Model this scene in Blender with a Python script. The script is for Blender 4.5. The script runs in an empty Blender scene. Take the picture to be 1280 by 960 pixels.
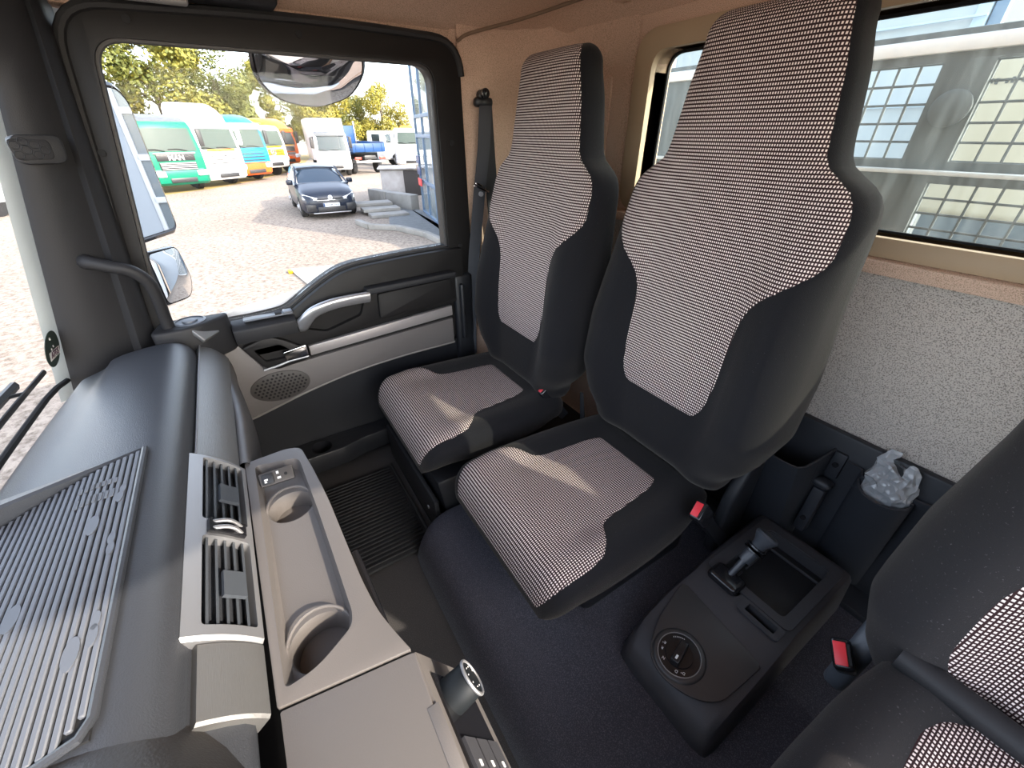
import bpy, bmesh, math, random
from math import sin, cos, pi, radians, sqrt
from mathutils import Vector, Matrix, noise

random.seed(7)
SC = bpy.context.scene
COL = SC.collection

# ------------------------------------------------------------------ camera
cam_d = bpy.data.cameras.new('camera')
cam_d.sensor_width = 36.0
cam_d.lens = 14.344
cam_d.clip_start = 0.02
cam_d.clip_end = 400
cam = bpy.data.objects.new('camera', cam_d)
COL.objects.link(cam)
P_, Y_ = radians(31.7), radians(32.5)
Fv = Vector((cos(P_) * cos(Y_), -cos(P_) * sin(Y_), -sin(P_)))
Rv = Vector((-sin(Y_), -cos(Y_), 0))
Uv = Rv.cross(Fv)
cam.matrix_world = Matrix(((Rv.x, Uv.x, -Fv.x, -0.35), (Rv.y, Uv.y, -Fv.y, 0.0), (Rv.z, Uv.z, -Fv.z, 1.25), (0, 0, 0, 1)))
SC.camera = cam

# ------------------------------------------------------------------ sky, sun, exposure
SUN = Vector((-0.79, -0.423, 0.505)).normalized()
world = bpy.data.worlds.new('sky')
SC.world = world
world.use_nodes = True
wn = world.node_tree.nodes
wl = world.node_tree.links
wn.clear()
sky = wn.new('ShaderNodeTexSky')
sky.sky_type = 'NISHITA'
sky.sun_disc = False
sky.sun_elevation = radians(29)
sky.sun_rotation = math.atan2(SUN.x, SUN.y)
sky.air_density = 1.0
sky.dust_density = 1.6
sky.ozone_density = 1.0
hs = wn.new('ShaderNodeHueSaturation')
hs.inputs['Saturation'].default_value = 0.55
bg = wn.new('ShaderNodeBackground')
bg.inputs['Strength'].default_value = 0.70
wo = wn.new('ShaderNodeOutputWorld')
wl.new(sky.outputs[0], hs.inputs['Color'])
wl.new(hs.outputs[0], bg.inputs['Color'])
wl.new(bg.outputs[0], wo.inputs['Surface'])

sun_d = bpy.data.lights.new('sun', 'SUN')
sun_d.energy = 5.5
sun_d.color = (1.0, 0.89, 0.75)
sun_d.angle = radians(0.53)
sun = bpy.data.objects.new('sun', sun_d)
COL.objects.link(sun)
sun.location = (-30, -15, 20)
sun.rotation_euler = SUN.to_track_quat('Z', 'Y').to_euler()

SC.view_settings.view_transform = 'Standard'
SC.view_settings.look = 'None'
SC.view_settings.gamma = 1.0
SC.view_settings.use_curve_mapping = False
SC.view_settings.exposure = 0.6
SC.cycles.caustics_reflective = False
SC.cycles.caustics_refractive = False

# ------------------------------------------------------------------ materials
MATS = {}


def nmat(name):
    m = bpy.data.materials.new(name)
    m.use_nodes = True
    nt = m.node_tree
    return m, nt, nt.nodes['Principled BSDF']


def mat(name, col, rough=0.5, metal=0.0, spec=0.5, bump=None, speck=None, mottle=None, coat=0.0, sheen=0.0, sheen_tint=(1, 1, 1), aniso=None):
    """bump=(scale,strength)  speck=(colour,scale,lo,hi)  mottle=(colour,scale,amount)"""
    if name in MATS:
        return MATS[name]
    m, nt, b = nmat(name)
    N, L = nt.nodes, nt.links
    b.inputs['Base Color'].default_value = (*col, 1)
    b.inputs['Roughness'].default_value = rough
    b.inputs['Metallic'].default_value = metal
    b.inputs['Specular IOR Level'].default_value = spec
    b.inputs['Coat Weight'].default_value = coat
    if sheen:
        b.inputs['Sheen Weight'].default_value = sheen
        b.inputs['Sheen Tint'].default_value = (*sheen_tint, 1)
        b.inputs['Sheen Roughness'].default_value = 0.5
    tc = N.new('ShaderNodeTexCoord')
    src = None
    if mottle:
        no = N.new('ShaderNodeTexNoise')
        no.inputs['Scale'].default_value = mottle[1]
        no.inputs['Detail'].default_value = 5
        L.new(tc.outputs['Object'], no.inputs['Vector'])
        mx = N.new('ShaderNodeMix')
        mx.data_type = 'RGBA'
        mx.inputs['A'].default_value = (*col, 1)
        mx.inputs['B'].default_value = (*mottle[0], 1)
        mr = N.new('ShaderNodeMapRange')
        mr.inputs['From Min'].default_value = 0.35
        mr.inputs['From Max'].default_value = 0.7
        mr.inputs['To Max'].default_value = mottle[2]
        L.new(no.outputs['Fac'], mr.inputs['Value'])
        L.new(mr.outputs[0], mx.inputs['Factor'])
        src = mx.outputs['Result']
    if speck:
        no = N.new('ShaderNodeTexNoise')
        no.inputs['Scale'].default_value = speck[1]
        no.inputs['Detail'].default_value = 3
        L.new(tc.outputs['Object'], no.inputs['Vector'])
        mr = N.new('ShaderNodeMapRange')
        mr.inputs['From Min'].default_value = speck[2]
        mr.inputs['From Max'].default_value = speck[3]
        L.new(no.outputs['Fac'], mr.inputs['Value'])
        mx = N.new('ShaderNodeMix')
        mx.data_type = 'RGBA'
        mx.inputs['A'].default_value = (*col, 1)
        mx.inputs['B'].default_value = (*speck[0], 1)
        L.new(mr.outputs[0], mx.inputs['Factor'])
        if src:
            L.new(src, mx.inputs['A'])
        src = mx.outputs['Result']
    if src:
        L.new(src, b.inputs['Base Color'])
    if bump:
        no = N.new('ShaderNodeTexNoise')
        no.inputs['Scale'].default_value = bump[0]
        no.inputs['Detail'].default_value = 4
        mp = N.new('ShaderNodeMapping')
        if aniso:
            mp.inputs['Scale'].default_value = aniso
        L.new(tc.outputs['Object'], mp.inputs['Vector'])
        L.new(mp.outputs[0], no.inputs['Vector'])
        bp = N.new('ShaderNodeBump')
        bp.inputs['Strength'].default_value = bump[1]
        bp.inputs['Distance'].default_value = 0.002
        L.new(no.outputs['Fac'], bp.inputs['Height'])
        L.new(bp.outputs[0], b.inputs['Normal'])
    MATS[name] = m
    return m


def grid_fabric():
    m, nt, b = nmat('checked seat cloth')
    N, L = nt.nodes, nt.links
    uv = N.new('ShaderNodeUVMap')
    sep = N.new('ShaderNodeSeparateXYZ')
    L.new(uv.outputs[0], sep.inputs[0])

    def math_(op, a, v=None):
        n = N.new('ShaderNodeMath')
        n.operation = op
        if hasattr(a, 'is_linked') or not isinstance(a, (int, float)):
            L.new(a, n.inputs[0])
        else:
            n.inputs[0].default_value = a
        if v is not None:
            if isinstance(v, (int, float)):
                n.inputs[1].default_value = v
            else:
                L.new(v, n.inputs[1])
        return n.outputs[0]

    def tri(o, pitch):
        f = math_('FRACT', math_('MULTIPLY', o, 1.0 / pitch))
        return math_('ABSOLUTE', math_('SUBTRACT', f, 0.5))   # 0 centre of a cell, .5 on a line

    def ss(o, lo, hi):
        r = N.new('ShaderNodeMapRange')
        r.interpolation_type = 'SMOOTHSTEP'
        r.inputs['From Min'].default_value = lo
        r.inputs['From Max'].default_value = hi
        L.new(o, r.inputs['Value'])
        return r.outputs[0]
    lx = ss(tri(sep.outputs[0], 0.0044), 0.19, 0.34)
    ly = ss(tri(sep.outputs[1], 0.0062), 0.19, 0.34)
    line = math_('MAXIMUM', lx, ly)
    mx = N.new('ShaderNodeMix')
    mx.data_type = 'RGBA'
    mx.inputs['A'].default_value = (0.86, 0.735, 0.69, 1)
    mx.inputs['B'].default_value = (0.034, 0.017, 0.018, 1)
    L.new(line, mx.inputs['Factor'])
    L.new(mx.outputs['Result'], b.inputs['Base Color'])
    b.inputs['Roughness'].default_value = 0.95
    b.inputs['Specular IOR Level'].default_value = 0.1
    bp = N.new('ShaderNodeBump')
    bp.invert = True
    bp.inputs['Strength'].default_value = 0.35
    bp.inputs['Distance'].default_value = 0.001
    L.new(line, bp.inputs['Height'])
    L.new(bp.outputs[0], b.inputs['Normal'])
    return m


def glass(name, tint=(1, 1, 1), refl=0.06, dust=0.0):
    m = bpy.data.materials.new(name)
    m.use_nodes = True
    nt = m.node_tree
    N, L = nt.nodes, nt.links
    N.clear()
    out = N.new('ShaderNodeOutputMaterial')
    tr = N.new('ShaderNodeBsdfTransparent')
    tr.inputs[0].default_value = (*tint, 1)
    gl = N.new('ShaderNodeBsdfGlossy')
    gl.inputs['Roughness'].default_value = 0.02
    lw = N.new('ShaderNodeLayerWeight')
    lw.inputs['Blend'].default_value = 0.12
    mr = N.new('ShaderNodeMath')
    mr.operation = 'MULTIPLY_ADD'
    mr.inputs[1].default_value = 0.25
    mr.inputs[2].default_value = refl * 0.08
    L.new(lw.outputs['Fresnel'], mr.inputs[0])
    mx = N.new('ShaderNodeMixShader')
    L.new(mr.outputs[0], mx.inputs[0])
    L.new(tr.outputs[0], mx.inputs[1])
    L.new(gl.outputs[0], mx.inputs[2])
    last = mx
    if dust:
        df = N.new('ShaderNodeBsdfDiffuse')
        df.inputs[0].default_value = (0.62, 0.68, 0.68, 1)
        tl = N.new('ShaderNodeBsdfTranslucent')
        tl.inputs[0].default_value = (0.62, 0.68, 0.68, 1)
        ad = N.new('ShaderNodeAddShader')
        L.new(df.outputs[0], ad.inputs[0])
        L.new(tl.outputs[0], ad.inputs[1])
        tc = N.new('ShaderNodeTexCoord')
        mp = N.new('ShaderNodeMapping')
        mp.inputs['Rotation'].default_value = (0, radians(35), 0)
        mp.inputs['Scale'].default_value = (60, 60, 7)
        no = N.new('ShaderNodeTexNoise')
        no.inputs['Scale'].default_value = 1.0
        no.inputs['Detail'].default_value = 6
        L.new(tc.outputs['Object'], mp.inputs[0])
        L.new(mp.outputs[0], no.inputs['Vector'])
        r2 = N.new('ShaderNodeMapRange')
        r2.inputs['From Min'].default_value = 0.4
        r2.inputs['From Max'].default_value = 0.75
        r2.inputs['To Min'].default_value = dust * 0.5
        r2.inputs['To Max'].default_value = dust * 1.6
        L.new(no.outputs['Fac'], r2.inputs['Value'])
        m2 = N.new('ShaderNodeMixShader')
        L.new(r2.outputs[0], m2.inputs[0])
        L.new(mx.outputs[0], m2.inputs[1])
        L.new(ad.outputs[0], m2.inputs[2])
        last = m2
    L.new(last.outputs[0], out.inputs['Surface'])
    return m


M = {}
M['velour'] = mat('black velour', (0.010, 0.010, 0.012), 0.95, spec=0.1, bump=(900, 0.35), speck=((0.06, 0.06, 0.065), 420, 0.70, 0.76), sheen=0.12, sheen_tint=(1, 0.9, 0.78))
M['velour_driver'] = mat('worn black velour', (0.022, 0.021, 0.023), 0.95, spec=0.1, bump=(900, 0.35), speck=((0.10, 0.095, 0.10), 330, 0.66, 0.76), sheen=0.12, sheen_tint=(1, 0.9, 0.8))
M['cloth'] = grid_fabric()
M['headliner'] = mat('tan headliner felt', (0.72, 0.52, 0.40), 0.95, spec=0.1, speck=((0.44, 0.30, 0.215), 620, 0.48, 0.62), bump=(400, 0.3))
M['wallfelt'] = mat('speckled wall carpet', (0.64, 0.575, 0.52), 0.95, spec=0.1, speck=((0.26, 0.225, 0.20), 480, 0.49, 0.62), bump=(400, 0.4))
M['beige'] = mat('beige plastic', (0.46, 0.34, 0.22), 0.6, bump=(300, 0.1))
M['dash'] = mat('grained dash skin', (0.040, 0.043, 0.050), 0.40, spec=0.5, bump=(620, 0.30))
M['pillar'] = mat('dark grey trim', (0.018, 0.018, 0.020), 0.55, spec=0.3, bump=(500, 0.15))
M['doorblack'] = mat('black door trim', (0.014, 0.013, 0.013), 0.5, spec=0.25, bump=(500, 0.15))
M['black'] = mat('black plastic', (0.014, 0.015, 0.018), 0.45, bump=(600, 0.15))
M['blackflat'] = mat('matt black', (0.006, 0.006, 0.007), 0.8)
M['gloss'] = mat('gloss black', (0.012, 0.012, 0.014), 0.2)
M['binblack'] = mat('moulded black bin plastic', (0.024, 0.027, 0.034), 0.5, bump=(700, 0.2))
M['console'] = mat('dark grey console plastic', (0.048, 0.048, 0.054), 0.5, bump=(700, 0.2))
M['taupe'] = mat('taupe plastic', (0.125, 0.113, 0.106), 0.5, bump=(600, 0.12))
M['taupe_dark'] = mat('dark taupe plastic', (0.055, 0.049, 0.045), 0.5, bump=(600, 0.12))
M['doorgrey'] = mat('grey door panel', (0.130, 0.117, 0.112), 0.55, bump=(600, 0.12))
M['silver'] = mat('satin silver', (0.36, 0.36, 0.37), 0.48, metal=0.75)
M['brushed'] = mat('brushed grey trim', (0.20, 0.198, 0.195), 0.4, metal=0.6, bump=(60, 0.3), aniso=(1, 30, 30))
M['chrome'] = mat('chrome', (0.8, 0.8, 0.82), 0.12, metal=1.0)
M['mirror'] = mat('mirror glass', (0.88, 0.9, 0.92), 0.01, metal=1.0)
M['rubber'] = mat('grey rubber mat', (0.115, 0.122, 0.138), 0.55, bump=(500, 0.1))
M['rubber_dark'] = mat('black rubber', (0.012, 0.012, 0.013), 0.7, bump=(300, 0.3))
M['carpet'] = mat('black speckled carpet', (0.066, 0.066, 0.082), 0.95, spec=0.1, speck=((0.15, 0.15, 0.175), 620, 0.50, 0.70), bump=(700, 0.5))
M['footcarpet'] = mat('grey footwell carpet', (0.075, 0.071, 0.070), 0.95, spec=0.1, speck=((0.11, 0.105, 0.10), 500, 0.52, 0.66), bump=(700, 0.5))
M['red'] = mat('red buckle button', (0.75, 0.035, 0.05), 0.4)
M['belt'] = mat('woven seat belt', (0.024, 0.025, 0.028), 0.75, bump=(900, 0.3))
M['white'] = mat('white paint', (0.80, 0.80, 0.80), 0.35, coat=0.3)
M['marks'] = mat('white print', (0.75, 0.75, 0.75), 0.6)
M['greyprint'] = mat('grey print', (0.25, 0.26, 0.28), 0.6)
M['glass'] = glass('door glass')
M['screen'] = glass('windscreen glass')
M['rearglass'] = glass('dusty rear glass', (0.9, 0.95, 0.93), 0.06, dust=0.035)


# ------------------------------------------------------------------ mesh helpers
def frame_from(axis):
    a = Vector(axis).normalized()
    t = Vector((0, 0, 1)) if abs(a.z) < 0.9 else Vector((1, 0, 0))
    x = t.cross(a).normalized()
    return x, a.cross(x).normalized(), a


class MB:
    def __init__(self):
        self.bm = bmesh.new()
        self.uv = None

    def _merge(self, b2, Mx=None):
        if Mx is not None:
            bmesh.ops.transform(b2, matrix=Mx, verts=b2.verts)
        me = bpy.data.meshes.new('tmp')
        b2.to_mesh(me)
        b2.free()
        self.bm.from_mesh(me)
        bpy.data.meshes.remove(me)
        return self

    def box(self, c, s, bevel=0.0, seg=2, rot=None):
        b2 = bmesh.new()
        bmesh.ops.create_cube(b2, size=1)
        bmesh.ops.scale(b2, vec=Vector(s), verts=b2.verts)
        if bevel:
            bmesh.ops.bevel(b2, geom=b2.edges[:], offset=bevel, segments=seg, affect='EDGES', profile=0.5, clamp_overlap=True)
        Mx = Matrix.Translation(Vector(c))
        if rot is not None:
            Mx = Mx @ (rot.to_4x4() if not isinstance(rot, tuple) else Matrix.Rotation(rot[2], 4, 'Z') @ Matrix.Rotation(rot[1], 4, 'Y') @ Matrix.Rotation(rot[0], 4, 'X'))
        return self._merge(b2, Mx)

    def cyl(self, p0, p1, r0, r1=None, n=18, cap=True):
        p0, p1 = Vector(p0), Vector(p1)
        r1 = r0 if r1 is None else r1
        x, y, _ = frame_from(p1 - p0)
        R = []
        for p, r in ((p0, r0), (p1, r1)):
            R.append([p + (x * cos(2 * pi * k / n) + y * sin(2 * pi * k / n)) * r for k in range(n)])
        return self.loft(R, True, cap)

    def lathe(self, prof, o, axis=(0, 0, 1), n=24, cap=True):
        x, y, a = frame_from(axis)
        o = Vector(o)
        R = [[o + a * h + (x * cos(2 * pi * k / n) + y * sin(2 * pi * k / n)) * r for k in range(n)] for r, h in prof]
        return self.loft(R, True, cap)

    def loft(self, rings, cyc=True, cap=True):
        bm = self.bm
        vs = [[bm.verts.new(Vector(p)) for p in r] for r in rings]
        n = len(vs[0])
        for a, b in zip(vs, vs[1:]):
            for k in range(n if cyc else n - 1):
                j = (k + 1) % n
                try:
                    bm.faces.new((a[k], a[j], b[j], b[k]))
                except ValueError:
                    pass
        if cap and cyc:
            bm.faces.new(vs[0][::-1])
            bm.faces.new(vs[-1])
        return self

    def tube(self, pts, r, n=10, cap=True, flat=1.0, up=None):
        pts = [Vector(p) for p in pts]
        R = []
        x = None
        for i, p in enumerate(pts):
            t = (pts[min(i + 1, len(pts) - 1)] - pts[max(i - 1, 0)]).normalized()
            if x is None:
                if up is not None:
                    x = (Vector(up) - t * Vector(up).dot(t)).normalized()
                else:
                    x = frame_from(t)[0]
            else:
                x = (x - t * x.dot(t)).normalized()
            y = t.cross(x)
            ri = r[i] if isinstance(r, (list, tuple)) else r
            R.append([p + x * cos(2 * pi * k / n) * ri * flat + y * sin(2 * pi * k / n) * ri for k in range(n)])
        return self.loft(R, True, cap)

    def prism(self, poly, o, ex, ey, depth, bevel=0.0, seg=2):
        """poly in (ex,ey) extruded along ex x ey by depth"""
        ex, ey, o = Vector(ex), Vector(ey), Vector(o)
        ez = ex.cross(ey).normalized()
        b2 = bmesh.new()
        a = [b2.verts.new(o + ex * p[0] + ey * p[1]) for p in poly]
        b = [b2.verts.new(o + ex * p[0] + ey * p[1] + ez * depth) for p in poly]
        n = len(poly)
        f0 = b2.faces.new(a[::-1])
        f1 = b2.faces.new(b)
        for k in range(n):
            b2.faces.new((a[k], a[(k + 1) % n], b[(k + 1) % n], b[k]))
        if bevel:
            b2.normal_update()
            ed = [e for e in b2.edges if len(e.link_faces) == 2 and e.calc_face_angle(0) > 0.6]
            bmesh.ops.bevel(b2, geom=ed, offset=bevel, segments=seg, affect='EDGES', profile=0.5, clamp_overlap=True)
        return self._merge(b2)

    def surf(self, fn, nu, nv, uvfn=None):
        """fn(i,j) -> point on a grid of (nu+1)x(nv+1)"""
        bm = self.bm
        if uvfn and self.uv is None:
            self.uv = bm.loops.layers.uv.new('UVMap')
        vs = [[bm.verts.new(fn(i, j)) for i in range(nu + 1)] for j in range(nv + 1)]
        for j in range(nv):
            for i in range(nu):
                f = bm.faces.new((vs[j][i], vs[j][i + 1], vs[j + 1][i + 1], vs[j + 1][i]))
                if uvfn:
                    for l, (a, b) in zip(f.loops, ((i, j), (i + 1, j), (i + 1, j + 1), (i, j + 1))):
                        l[self.uv].uv = uvfn(a, b)
        return self

    def build(self, name, m, parent=None, smooth=40, recalc=True, flip=False):
        bm = self.bm
        off = Vector((0, 0, 0))
        p = parent
        while p is not None:
            off += p.location
            p = p.parent
        if off.length > 0:
            bmesh.ops.translate(bm, vec=-off, verts=bm.verts)
        if recalc:
            bmesh.ops.recalc_face_normals(bm, faces=bm.faces)
        if flip:
            bmesh.ops.reverse_faces(bm, faces=bm.faces)
        if smooth:
            th = radians(smooth)
            bm.normal_update()
            for f in bm.faces:
                f.smooth = True
            for e in bm.edges:
                if len(e.link_faces) == 2 and e.calc_face_angle(0) > th:
                    e.smooth = False
        me = bpy.data.meshes.new(name)
        bm.to_mesh(me)
        bm.free()
        o = bpy.data.objects.new(name, me)
        COL.objects.link(o)
        if m is not None:
            me.materials.append(M[m] if isinstance(m, str) else m)
        if parent is not None:
            o.parent = parent
        return o


def tag(o, label=None, cat=None, group=None, kind=None):
    if label:
        o['label'] = label
    if cat:
        o['category'] = cat
    if group:
        o['group'] = group
    if kind:
        o['kind'] = kind
    return o


def thing(name, label, cat, loc=(0, 0, 0), group=None):
    o = bpy.data.objects.new(name, None)
    o.empty_display_size = 0.05
    COL.objects.link(o)
    o.location = loc
    return tag(o, label, cat, group)


def copy_tree(o, parent=None):
    c = o.copy()
    COL.objects.link(c)
    if parent is not None:
        c.parent = parent
    for ch in list(o.children):
        copy_tree(ch, c)
    return c


def cut(o, cutters):
    """boolean difference of temporary solids out of o (no operators)"""
    tmp = []
    for mb in cutters:
        bmesh.ops.recalc_face_normals(mb.bm, faces=mb.bm.faces)
        me = bpy.data.meshes.new('c')
        mb.bm.to_mesh(me)
        mb.bm.free()
        c = bpy.data.objects.new('c', me)
        COL.objects.link(c)
        p = o.parent
        off = Vector((0, 0, 0))
        while p is not None:
            off += p.location
            p = p.parent
        c.location = Vector((0, 0, 0))
        md = o.modifiers.new('b', 'BOOLEAN')
        md.operation = 'DIFFERENCE'
        md.solver = 'EXACT'
        md.object = c
        tmp.append(c)
    bpy.context.view_layer.update()
    dg = bpy.context.evaluated_depsgraph_get()
    dg.update()
    me = bpy.data.meshes.new_from_object(o.evaluated_get(dg))
    o.modifiers.clear()
    old = o.data
    mats = list(old.materials)
    o.data = me
    me.name = old.name
    me.materials.clear()
    for m_ in mats:
        me.materials.append(m_)
    bpy.data.meshes.remove(old)
    bm = bmesh.new()
    bm.from_mesh(me)
    for f in bm.faces:
        f.smooth = True
        f.material_index = 0
    for e in bm.edges:
        e.smooth = not (len(e.link_faces) == 2 and e.calc_face_angle(0) > 0.6)
    bm.to_mesh(me)
    bm.free()
    for c in tmp:
        d = c.data
        bpy.data.objects.remove(c)
        bpy.data.meshes.remove(d)
    return o


def text(s, size, o, ex, ey, m, parent=None, name='lettering', ext=0.0005, align='CENTER', bold=0.0):
    cu = bpy.data.curves.new('t', 'FONT')
    cu.body = s
    cu.size = size
    cu.extrude = ext
    cu.offset = bold
    cu.align_x = align
    cu.align_y = 'CENTER'
    t = bpy.data.objects.new('t', cu)
    COL.objects.link(t)
    bpy.context.view_layer.update()
    dg = bpy.context.evaluated_depsgraph_get()
    me = bpy.data.meshes.new_from_object(t.evaluated_get(dg))
    bpy.data.objects.remove(t)
    ex, ey = Vector(ex).normalized(), Vector(ey).normalized()
    ez = ex.cross(ey)
    off = Vector((0, 0, 0))
    p = parent
    while p is not None:
        off += p.location
        p = p.parent
    oo = Vector(o) - off
    me.transform(Matrix(((ex.x, ey.x, ez.x, oo.x), (ex.y, ey.y, ez.y, oo.y), (ex.z, ey.z, ez.z, oo.z), (0, 0, 0, 1))))
    me.materials.clear()
    me.materials.append(M[m] if isinstance(m, str) else m)
    ob = bpy.data.objects.new(name, me)
    COL.objects.link(ob)
    if parent is not None:
        ob.parent = parent
    return ob


def sstep(a, b, x):
    t = min(1, max(0, (x - a) / (b - a)))
    return t * t * (3 - 2 * t)


def lerp_tab(tab, x):
    """smooth (cosine) interpolation through rows (x, v...)"""
    if x <= tab[0][0]:
        return list(tab[0][1:])
    for a, b in zip(tab, tab[1:]):
        if x <= b[0]:
            t = (x - a[0]) / (b[0] - a[0])
            return [p + (q - p) * t for p, q in zip(a[1:], b[1:])]
    return list(tab[-1][1:])


def smooth_tab(tab, x, h):
    """box-smoothed table so profiles have no kinks"""
    acc = None
    for k in (-1, -0.5, 0, 0.5, 1):
        v = lerp_tab(tab, x + k * h)
        acc = v if acc is None else [p + q for p, q in zip(acc, v)]
    return [p / 5 for p in acc]


def arc_pts(poly, r, n=5):
    """round every corner of a closed 2-d polygon; r a number or a list"""
    out = []
    m = len(poly)
    for i in range(m):
        p0, p1, p2 = Vector(poly[i - 1]), Vector(poly[i]), Vector(poly[(i + 1) % m])
        ri = r[i] if isinstance(r, (list, tuple)) else r
        a, b = (p0 - p1), (p2 - p1)
        d = min(ri, a.length * 0.48, b.length * 0.48)
        if d < 1e-5:
            out.append((p1.x, p1.y))
            continue
        s, e = p1 + a.normalized() * d, p1 + b.normalized() * d
        for k in range(n + 1):
            t = k / n
            q = s * (1 - t) ** 2 + p1 * 2 * t * (1 - t) + e * t * t
            out.append((q.x, q.y))
    return out


def spline(pts, n=6):
    """Catmull-Rom through points"""
    P = [Vector(p) for p in pts]
    P = [P[0] * 2 - P[1]] + P + [P[-1] * 2 - P[-2]]
    out = []
    for i in range(1, len(P) - 2):
        for k in range(n):
            t = k / n
            a, b, c, d = P[i - 1], P[i], P[i + 1], P[i + 2]
            out.append(0.5 * ((2 * b) + (c - a) * t + (2 * a - 5 * b + 4 * c - d) * t * t + (3 * b - a - 3 * c + d) * t ** 3))
    out.append(P[-2])
    return out

# =================================================================== CAB SHELL
FLOOR_Z = 0.18
TUN_Z = 0.30
REAR_Y = -1.05

# footwell floor
mb = MB()
mb.box((0.0, -0.25, FLOOR_Z - 0.03), (2.16, 1.66, 0.06), 0.005)
tag(mb.build('floor', 'footcarpet'), kind='structure')

# ceiling with coved edges
mb = MB()


def ceil_fn(i, j):
    x = -1.09 + 2.18 * i / 24
    y = -1.07 + 1.40 * j / 20
    ex = min(1, max(0, (x - 0.86) / 0.22))
    ey = min(1, max(0, (-0.90 - y) / 0.17))
    ef = min(1, max(0, (y - 0.16) / 0.17))
    d = min(1.0, sqrt(ex * ex + ey * ey + ef * ef))
    return Vector((x, y, 1.575 - 0.085 * (1 - sqrt(max(0, 1 - d * d)))))


mb.surf(ceil_fn, 24, 20)
mb.surf(lambda i, j: ceil_fn(i, j) + Vector((0, 0, 0.10)), 24, 20)
mb.box((0, -0.37, 1.70), (2.3, 1.6, 0.06), 0.01)
tag(mb.build('ceiling', 'headliner', recalc=False), kind='structure')
# seam in the headliner above the rear wall
mb = MB()
mb.tube(spline([(1.052, -0.70, 1.478), (1.03, -0.735, 1.497), (0.95, -0.86, 1.528), (0.80, -0.955, 1.556), (0.55, -0.985, 1.563), (0.0, -0.99, 1.563)], 8), 0.0045, 8)
tag(mb.build('trim_3', mat('headliner seam', (0.20, 0.135, 0.09), 0.9)), kind='structure')
# small moulded clip on the headliner edge
mb = MB()
mb.box((0.69, -1.0, 1.553), (0.045, 0.05, 0.035), 0.012, 3)
tag(mb.build('coat_hook', 'headliner'), 'small tan moulded clip at the headliner edge above the rear wall', 'clip')

# rear wall with window hole
WX0, WX1, WZ0, WZ1 = -1.0, 0.590, 1.078, 1.430
mb = MB()
mb.box((0.0, REAR_Y - 0.03, 0.86), (2.16, 0.06, 1.42))
wr = mb.build('wall_rear', 'headliner')
c = MB()
c.prism(arc_pts([(WX0, WZ0), (WX1, WZ0), (WX1, WZ1), (WX0, WZ1)], 0.045, 6), (0, REAR_Y + 0.1, 0), (1, 0, 0), (0, 0, 1), 0.3)
cut(wr, [c])
tag(wr, kind='structure')
# corner between rear wall and door pillar
mb = MB()
plan = [(1.052, -0.70), (1.052, -0.80)] + [(1.052 - 0.13 * (1 - cos(a)), -0.85 - 0.19 * sin(a)) for a in [k * pi / 20 for k in range(0, 11)]] + [(0.80, REAR_Y + 0.006), (0.66, REAR_Y + 0.004)]
mb.surf(lambda i, j: Vector((plan[i][0] - 0.0, plan[i][1], 0.20 + 1.34 * j / 14)), len(plan) - 1, 14)
mb.surf(lambda i, j: Vector((plan[i][0] + 0.03, plan[i][1] - 0.02, 0.20 + 1.34 * j / 14)), len(plan) - 1, 14)
tag(mb.build('wall_right', 'headliner', recalc=False), kind='structure')
# raised panel left of the rear window (flat vertical pad)
mb = MB()
mb.box((0.765, REAR_Y + 0.006, 1.24), (0.05, 0.012, 0.30), 0.005, 2)
tag(mb.build('trim_4', 'headliner'), kind='structure')

# window bezel (tan ring around the glass) with ledge
mb = MB()
outer = arc_pts([(WX0 - 0.05, WZ0 - 0.034), (WX1 + 0.055, WZ0 - 0.034), (WX1 + 0.055, WZ1 + 0.045), (WX0 - 0.05, WZ1 + 0.045)], 0.07, 6)
inner = arc_pts([(WX0, WZ0), (WX1, WZ0), (WX1, WZ1), (WX0, WZ1)], 0.045, 6)
mb.loft([[(x, REAR_Y + 0.0, z) for x, z in outer], [(x, REAR_Y + 0.022, z) for x, z in outer],
         [(x * 0.5 + a * 0.5, REAR_Y + 0.026, z * 0.5 + b * 0.5) for (x, z), (a, b) in zip(outer, inner)],
         [(a, REAR_Y + 0.018, b) for a, b in inner], [(a, REAR_Y - 0.055, b) for a, b in inner]], True, False)
wf = mb.build('window_1', 'beige')
tag(wf, kind='structure')
mb = MB()
mb.prism(arc_pts([(WX0, WZ0), (WX1, WZ0), (WX1, WZ1), (WX0, WZ1)], 0.045, 6), (0, REAR_Y - 0.05, 0), (1, 0, 0), (0, 0, 1), 0.003)
tag(mb.build('pane', 'rearglass', wf, smooth=0), 'dusty scratched rear window glass')
mb = MB()
gi = arc_pts([(WX0 + 0.005, WZ0 + 0.004), (WX1 - 0.006, WZ0 + 0.004), (WX1 - 0.006, WZ1 - 0.006), (WX0 + 0.005, WZ1 - 0.006)], 0.04, 6)
mb.loft([[(x, REAR_Y - 0.043, z) for x, z in inner], [(x, REAR_Y - 0.043, z) for x, z in gi], [(x, REAR_Y - 0.05, z) for x, z in gi]], True, False)
mb.build('gasket', 'blackflat', wf)
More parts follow.
